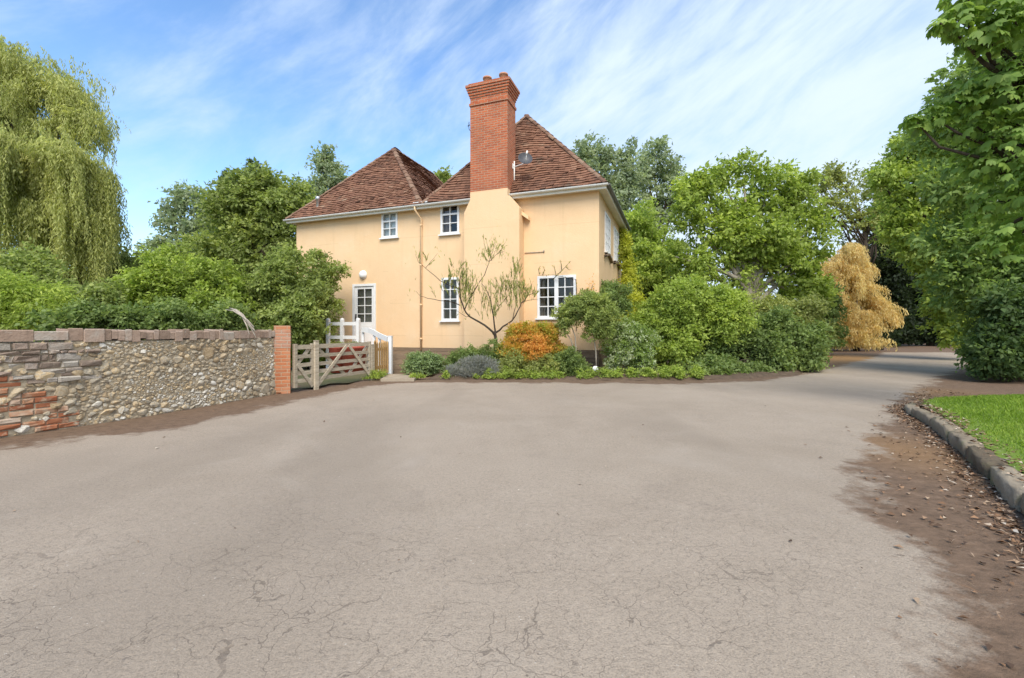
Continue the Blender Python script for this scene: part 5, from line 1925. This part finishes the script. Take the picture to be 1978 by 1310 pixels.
plant('fern_shrub', 'feathery bright green shrub at the left end above the wall', 'shrub', 7.6,
      [(20, 565, 30), (60, 570, 34), (100, 580, 26), (30, 605, 34), (80, 610, 30), (-30, 590, 50), (125, 600, 16), (0, 540, 18)], 'leaf_bright', .075, .022, r0=.03, group=G1, droop=.35, spray=.8, zmin=1.0, dens=.8, **SH)
plant('dark_shrub', 'dark shrub under the willow at the far left', 'shrub', 12, [(20, 510, 44), (60, 530, 36), (-20, 540, 50), (130, 580, 36), (80, 560, 36), (190, 575, 34), (30, 575, 50)], 'leaf_mid', .11, .065, r0=.06, group=G1, **SH)
plant('laurel_shrub', 'green shrub filling the gap behind the gate and rails', 'shrub', 15.2, [(598, 672, 22), (570, 680, 26), (618, 700, 14), (590, 700, 20)], 'leaf_bright', .09, .05, r0=.04, group=G1, zmin=.05, **SH)

GB = 'shrubs in the bed before the house'
plant('clipped_ball', 'rounded clipped grey green bush beside the timber boards', 'shrub', 12.9, [(800, 705, 22), (820, 700, 24), (840, 706, 20), (820, 715, 22)], 'leaf_box', .045, .03, r0=.03, group=GB, fr=(.4, .6), spread=.5, **SH)
plant('low_hedge', 'low green hedge below the lower middle window', 'hedge', 12.9, [(885, 690, 24), (915, 688, 24), (945, 690, 26), (895, 712, 24), (965, 700, 24)], 'leaf_dark', .055, .03, r0=.03, group=GB, **SH)
plant('lavender_bush', 'grey lavender clump at the drive edge in front of the low hedge', 'shrub', 12.2, [(900, 715, 16), (925, 712, 18), (950, 716, 16), (915, 725, 14), (880, 722, 12)], 'leaf_lavender', .07, .012, r0=.02, group=GB, up=.0, droop=-.6, **SH)
plant('orange_bush', 'rounded orange and gold spirea bush in the centre of the bed', 'shrub', 12.7, [(1000, 655, 26), (1030, 645, 26), (1055, 655, 26), (985, 680, 26), (1025, 675, 34), (1070, 680, 26), (1000, 640, 16)], 'leaf_orange', .05, .028, r0=.03, group=GB, up=.2, droop=-.25, **SH)
plant('skirt_bush', 'green leafy underplanting at the foot of the orange bush', 'shrub', 12.3, [(990, 705, 26), (1025, 708, 28), (1060, 705, 22), (970, 715, 18)], 'leaf_olive', .05, .03, r0=.03, group=GB, **SH)
plant('round_bush', 'small dark rounded bush right of the orange bush', 'shrub', 12.4, [(1095, 700, 26), (1115, 710, 20), (1080, 712, 18), (1095, 720, 18)], 'leaf_dark', .05, .03, r0=.03, group=GB, **SH)
plant('shrub_mass', 'dark dense shrub at the outer bend of the bed', 'shrub', 14.4, [(1380, 660, 40), (1430, 650, 40), (1480, 665, 44), (1530, 670, 44), (1560, 690, 34), (1400, 695, 38), (1460, 700, 40), (1520, 705, 34), (1350, 690, 34), (1570, 650, 24), (1500, 630, 30), (1345, 715, 20, -1.6), (1385, 714, 22, -1.5), (1425, 715, 22, -1.2), (1465, 717, 20, -.9), (1500, 718, 20, -.5)], 'leaf_dark', .10, .06, r0=.06, group=GB, **SH)
plant('layered_shrub', 'broad bright green shrub with layered branches in front of the large tree', 'shrub', 14.0, [(1260, 610, 40), (1310, 590, 46), (1360, 590, 44), (1405, 605, 36), (1280, 650, 44), (1330, 645, 44), (1385, 630, 34), (1250, 690, 34), (1300, 690, 40), (1420, 590, 20), (1340, 560, 24), (1230, 640, 26)], 'leaf_bright', .10, .055, r0=.06, group=GB, **SH)
plant('variegated_shrub', 'pale variegated shrub at the front of the bed right of the globe light', 'shrub', 12.9, [(1205, 640, 22), (1195, 670, 24), (1225, 660, 26), (1210, 695, 26), (1235, 690, 26), (1255, 660, 18), (1185, 695, 16)], 'leaf_varieg', .06, .035, r0=.03, group=GB, **SH)
plant('grey_shrub', 'mid green airy shrub under the bare trunk of the large tree', 'shrub', 16.5, [(1470, 600, 36), (1520, 620, 40), (1430, 630, 34), (1560, 610, 34), (1480, 650, 40), (1585, 640, 20)], 'leaf_olive', .11, .06, r0=.05, group=GB, dens=.8, **SH)
plant('ground_cover', 'low green ground cover plants along the front edge of the bed', 'ground cover', 12.0, [(1140, 725, 10), (1165, 722, 11), (1190, 724, 11), (1220, 724, 10), (1250, 722, 11), (1080, 727, 8), (1040, 728, 8), (1000, 729, 8), (960, 728, 8), (920, 730, 7), (1280, 722, 12), (1310, 720, 12), (1065, 724, 13), (1020, 725, 12), (980, 724, 13), (945, 726, 11), (1120, 726, 10), (1345, 722, 12), (860, 729, 8)], 'leaf_bright', .045, .03, r0=.01, group=GB, **SH)
plant('weed_tuft', 'small weed tuft at the foot of the picket gate', 'weeds', 11.8, [(722, 728, 9), (735, 724, 8, .4), (710, 733, 5)], 'leaf_bright', .04, .02, r0=.008, **SH)
plant('weed_tuft', 'small green tuft at the corner of the stone slab by the clipped ball', 'weeds', 12.0, [(800, 731, 7), (812, 729, 6)], 'leaf_bright', .04, .02, r0=.008, **SH)
plant('young_shrub', 'dark wispy shrub at the house corner behind the domed tree', 'shrub', 13.9, [(1175, 580, 22, -.1), (1195, 590, 20), (1180, 555, 14), (1170, 610, 22, -.3), (1205, 560, 12)], 'leaf_dark', .06, .035, r0=.03, group=GB, **SH)


def ivy():
    pts = []
    base = HWORLD(.25, 4.9, 0)
    lobes = []
    for (px, py, r, Y) in ((1206, 470, 9, 18.2), (1208, 490, 11, 18), (1212, 510, 12, 17.9), (1214, 535, 14, 17.7), (1220, 555, 17, 17.4), (1228, 575, 20, 17), (1215, 590, 22, 16.6), (1240, 600, 24, 16.5), (1225, 620, 26, 16.2), (1203, 455, 6, 18.4)):
        lobes.append((P(px, py, Y), np.ones(3) * r / FPX * Y))
    off = np.array([base[0], base[1], 0])
    e = empty('ivy', off, 'yellow green ivy climbing the far end of the right house wall', 'climber')
    V, r = foliage(lobes, .10, .07, 1.1)
    quads_obj('foliage', V - off, r, M['leaf_yellow'], e)
    LEAVES[0] += len(V)
    stem_mesh((0, 0, 0), lobes[4][0] - off, [c - off for c, _ in lobes], .05).build('stems', M['bark_dark'], e)


ivy()


def domed_tree():
    Y = 12.55
    base = P(1112, 720, Y); off = np.array([base[0], base[1], 0])
    e = empty('domed_tree', off, 'small domed tree with thin pale stems before the house corner', 'tree')
    bl = blobs_px(Y, [(1110, 590, 22), (1140, 580, 20), (1090, 605, 18), (1085, 630, 13), (1160, 595, 24), (1165, 625, 20), (1128, 600, 24), (1145, 640, 18), (1175, 605, 20), (1125, 582, 18), (1150, 612, 24), (1105, 610, 22), (1170, 640, 18)])
    V, r = foliage(bl, .05, .032, 1.1)
    quads_obj('crown', V - off, r, M['leaf_mid'], e)
    LEAVES[0] += len(V)
    m = MB()
    for path in ([(1114, 722), (1113, 680), (1111, 650), (1104, 630), (1100, 605)], [(1113, 690), (1102, 655), (1088, 635)], [(1152, 722), (1151, 680), (1147, 650), (1145, 620), (1150, 590)]):
        m.tube([P(a, b, Y + .1) - off for a, b in path], list(np.linspace(.022, .010, len(path))), 7)
    m.build('trunk', M['bark_pale'], e)


domed_tree()


def bare_tree():
    """Sparse leggy tree trained before the house front, its twigs thinly leaved."""
    Y = 12.95
    b0 = P(957, 700, Y); off = np.array([b0[0], b0[1], 0])
    e = empty('leggy_tree', off, 'sparse leggy tree with dark bare branches before the chimney wall', 'tree')
    m = MB()
    limbs = []

    def limb(pts, r0, r1, dy0=0, dy1=0):
        n = len(pts)
        q = [P(a, b, Y + dy0 + (dy1 - dy0) * i / (n - 1)) - off for i, (a, b) in enumerate(pts)]
        # smooth
        fine = []
        for i in range(n - 1):
            for t in (0, .5): fine.append(q[i] * (1 - t) + q[i + 1] * t)
        fine.append(q[-1])
        fine = [f + rng.normal(0, .008, 3) * (0 < i < len(fine) - 1) for i, f in enumerate(fine)]
        m.tube(fine, list(np.linspace(r0, r1, len(fine))), 6)
        limbs.append(fine)
        return fine
    limb([(957, 712), (957, 680), (957, 655), (957, 640)], .055, .042)
    limb([(957, 650), (945, 635), (925, 622), (908, 612), (896, 597), (889, 575), (887, 550), (890, 532)], .035, .010, 0, -.2)
    limb([(889, 590), (872, 584), (850, 580), (826, 577), (812, 572), (803, 562)], .014, .004, 0, .3)
    limb([(888, 560), (870, 553), (851, 543), (832, 527), (818, 514), (808, 505), (803, 494)], .014, .004, -.1, .2)
    limb([(822, 518), (832, 505), (845, 490)], .007, .003, .2, .3)
    limb([(897, 600), (908, 575), (920, 555), (936, 532), (945, 507), (951, 485), (956, 467)], .018, .004, 0, .25)
    limb([(946, 505), (960, 490), (974, 486)], .007, .003, .2, .2)
    limb([(945, 507), (936, 495), (927, 497)], .006, .003, .2, .2)
    limb([(957, 643), (953, 610), (948, 580), (940, 560), (930, 548)], .026, .006, 0, .2)
    limb([(957, 643), (972, 632), (989, 620), (1000, 602), (1007, 585), (1020, 572), (1036, 562)], .028, .005, 0, -.2)
    limb([(990, 618), (996, 590), (999, 560), (1000, 520)], .012, .003, 0, .3)
    limb([(1007, 585), (1022, 580), (1040, 578)], .009, .003, -.1, -.2)
    limb([(953, 612), (965, 590), (978, 575), (990, 560)], .013, .004, 0, .2)
    limb([(908, 612), (900, 612), (888, 604), (880, 598)], .010, .003)
    # fine upright twigs
    tw = []
    for (px0, px1, py0, py1, n, ln) in ((885, 915, 545, 600, 46, 34), (960, 1015, 555, 600, 70, 30), (925, 960, 560, 620, 26, 26), (1000, 1035, 560, 582, 22, 22), (935, 970, 480, 510, 16, 22), (805, 830, 495, 520, 6, 16), (840, 880, 545, 580, 12, 18), (990, 1004, 515, 540, 14, 20), (868, 900, 515, 545, 14, 18)):
        for _ in range(n):
            a, b = random.uniform(px0, px1), random.uniform(py0, py1)
            l = ln * random.uniform(.5, 1.2)
            lean = random.gauss(0, 5) + (a - (px0 + px1) / 2) * .15
            yy = Y + random.uniform(-.35, .35)
            A, B = P(a, b, yy) - off, P(a + lean, b - l, yy) - off
            m.tube([A, (A + B) / 2 + rng.normal(0, .012, 3), B], [.004, .0035, .002], 4)
            tw.append((A, B))
    m.build('trunk', M['bark_dark'], e)
    p, d = [], []
    for A, B in tw:
        for _ in range(random.randint(6, 15)):
            t = random.random()
            p.append(A + (B - A) * t); d.append(unit((B - A) / np.linalg.norm(B - A) + rdir(1)[0] * .45))
    for (px, py, n) in ((956, 470, 34), (972, 487, 26), (930, 496, 22), (945, 490, 22), (999, 520, 20), (897, 560, 130), (905, 590, 60), (845, 491, 6), (804, 494, 6), (893, 535, 50), (878, 528, 26), (803, 563, 8)):
        for _ in range(n):
            c = P(px + random.gauss(0, 7), py + random.gauss(0, 11), Y + random.uniform(-.2, .3)) - off
            p.append(c); d.append(unit(np.array([random.gauss(0, .35), random.gauss(0, .3), random.choice((-1, 1, 1))])))
    p, d = np.array(p), np.array(d)
    n = len(p)
    V = leaf_quads(p, d, rdir(n), rng.uniform(.06, .15, n), rng.uniform(.013, .027, n))
    quads_obj('foliage', V, rng.random(n), M['leaf_olive'], e)


bare_tree()


def wisps():
    """Thin climber shoots over the lower right window."""
    Yw = 14.0
    b = P(1078, 640, 14.0); off = np.array([b[0], b[1], 0])
    e = empty('climber_twigs', off, 'bare climber twigs round the top of the lower right window', 'climber')
    m = MB(); p, d = [], []
    for path in ([(1068, 540), (1080, 528), (1092, 516), (1103, 504)], [(1075, 534), (1072, 522), (1070, 514)], [(1085, 522), (1084, 510), (1082, 502)], [(1093, 516), (1100, 522)], [(1042, 530), (1040, 520), (1044, 514)], [(1048, 532), (1052, 522), (1049, 514)],
                 [(1112, 540), (1114, 560), (1112, 580)], [(1140, 575), (1142, 560), (1146, 548)], [(1113, 640), (1114, 600), (1113, 540), (1068, 531), (1040, 532)]):
        q = [P(a, c, Yw - .12 + (1140 < a) * -.2 - (a - 1078) * .0052) - off for a, c in path]
        m.tube(q, list(np.linspace(.012, .005, len(q))), 5)
        for i in range(len(q) - 1):
            for _ in range(4):
                t = random.random(); p.append(q[i] * (1 - t) + q[i + 1] * t); d.append(rdir(1)[0])
    m.build('stems', M['bark_dark'], e)
    for _ in range(60):
        p.append(P(1142 + random.gauss(0, 4), 556 + random.gauss(0, 9), 13.5) - off); d.append(rdir(1)[0])
    p, d = np.array(p), np.array(d); n = len(p)
    r = np.where(np.arange(n) >= n - 60, .8, .1)
    V = leaf_quads(p, d, rdir(n), rng.uniform(.04, .08, n), rng.uniform(.02, .04, n))
    quads_obj('foliage', V, r, M['leaf_orange'], e)


wisps()

# pale dead branch lying over the wall top near the pier
pb = P(455, 612, 8.3)
e = empty('dead_branch', (pb[0], pb[1], pb[2]), 'pale bleached dead branch lying over the ivy on the wall top', 'branch')
m = MB()
for j in range(7):
    a = P(440 + j * 3 + random.gauss(0, 2), 598 + random.gauss(0, 2), 8.3) - pb
    b = P(492 + random.gauss(0, 4), 632 + j * 3 + random.gauss(0, 3), 8.0) - pb
    mid = (a + b) / 2 + np.array([.02, 0, .035 + random.gauss(0, .012)])
    m.tube([a, (a + mid) / 2 + np.array([0, 0, .03]), mid, (mid + b) / 2 + np.array([.01, 0, .01]), b], [.006, .012, .014, .012, .006], 6)
m.build('bark', M['bark_pale'], e)

print('LEAVES', LEAVES[0])
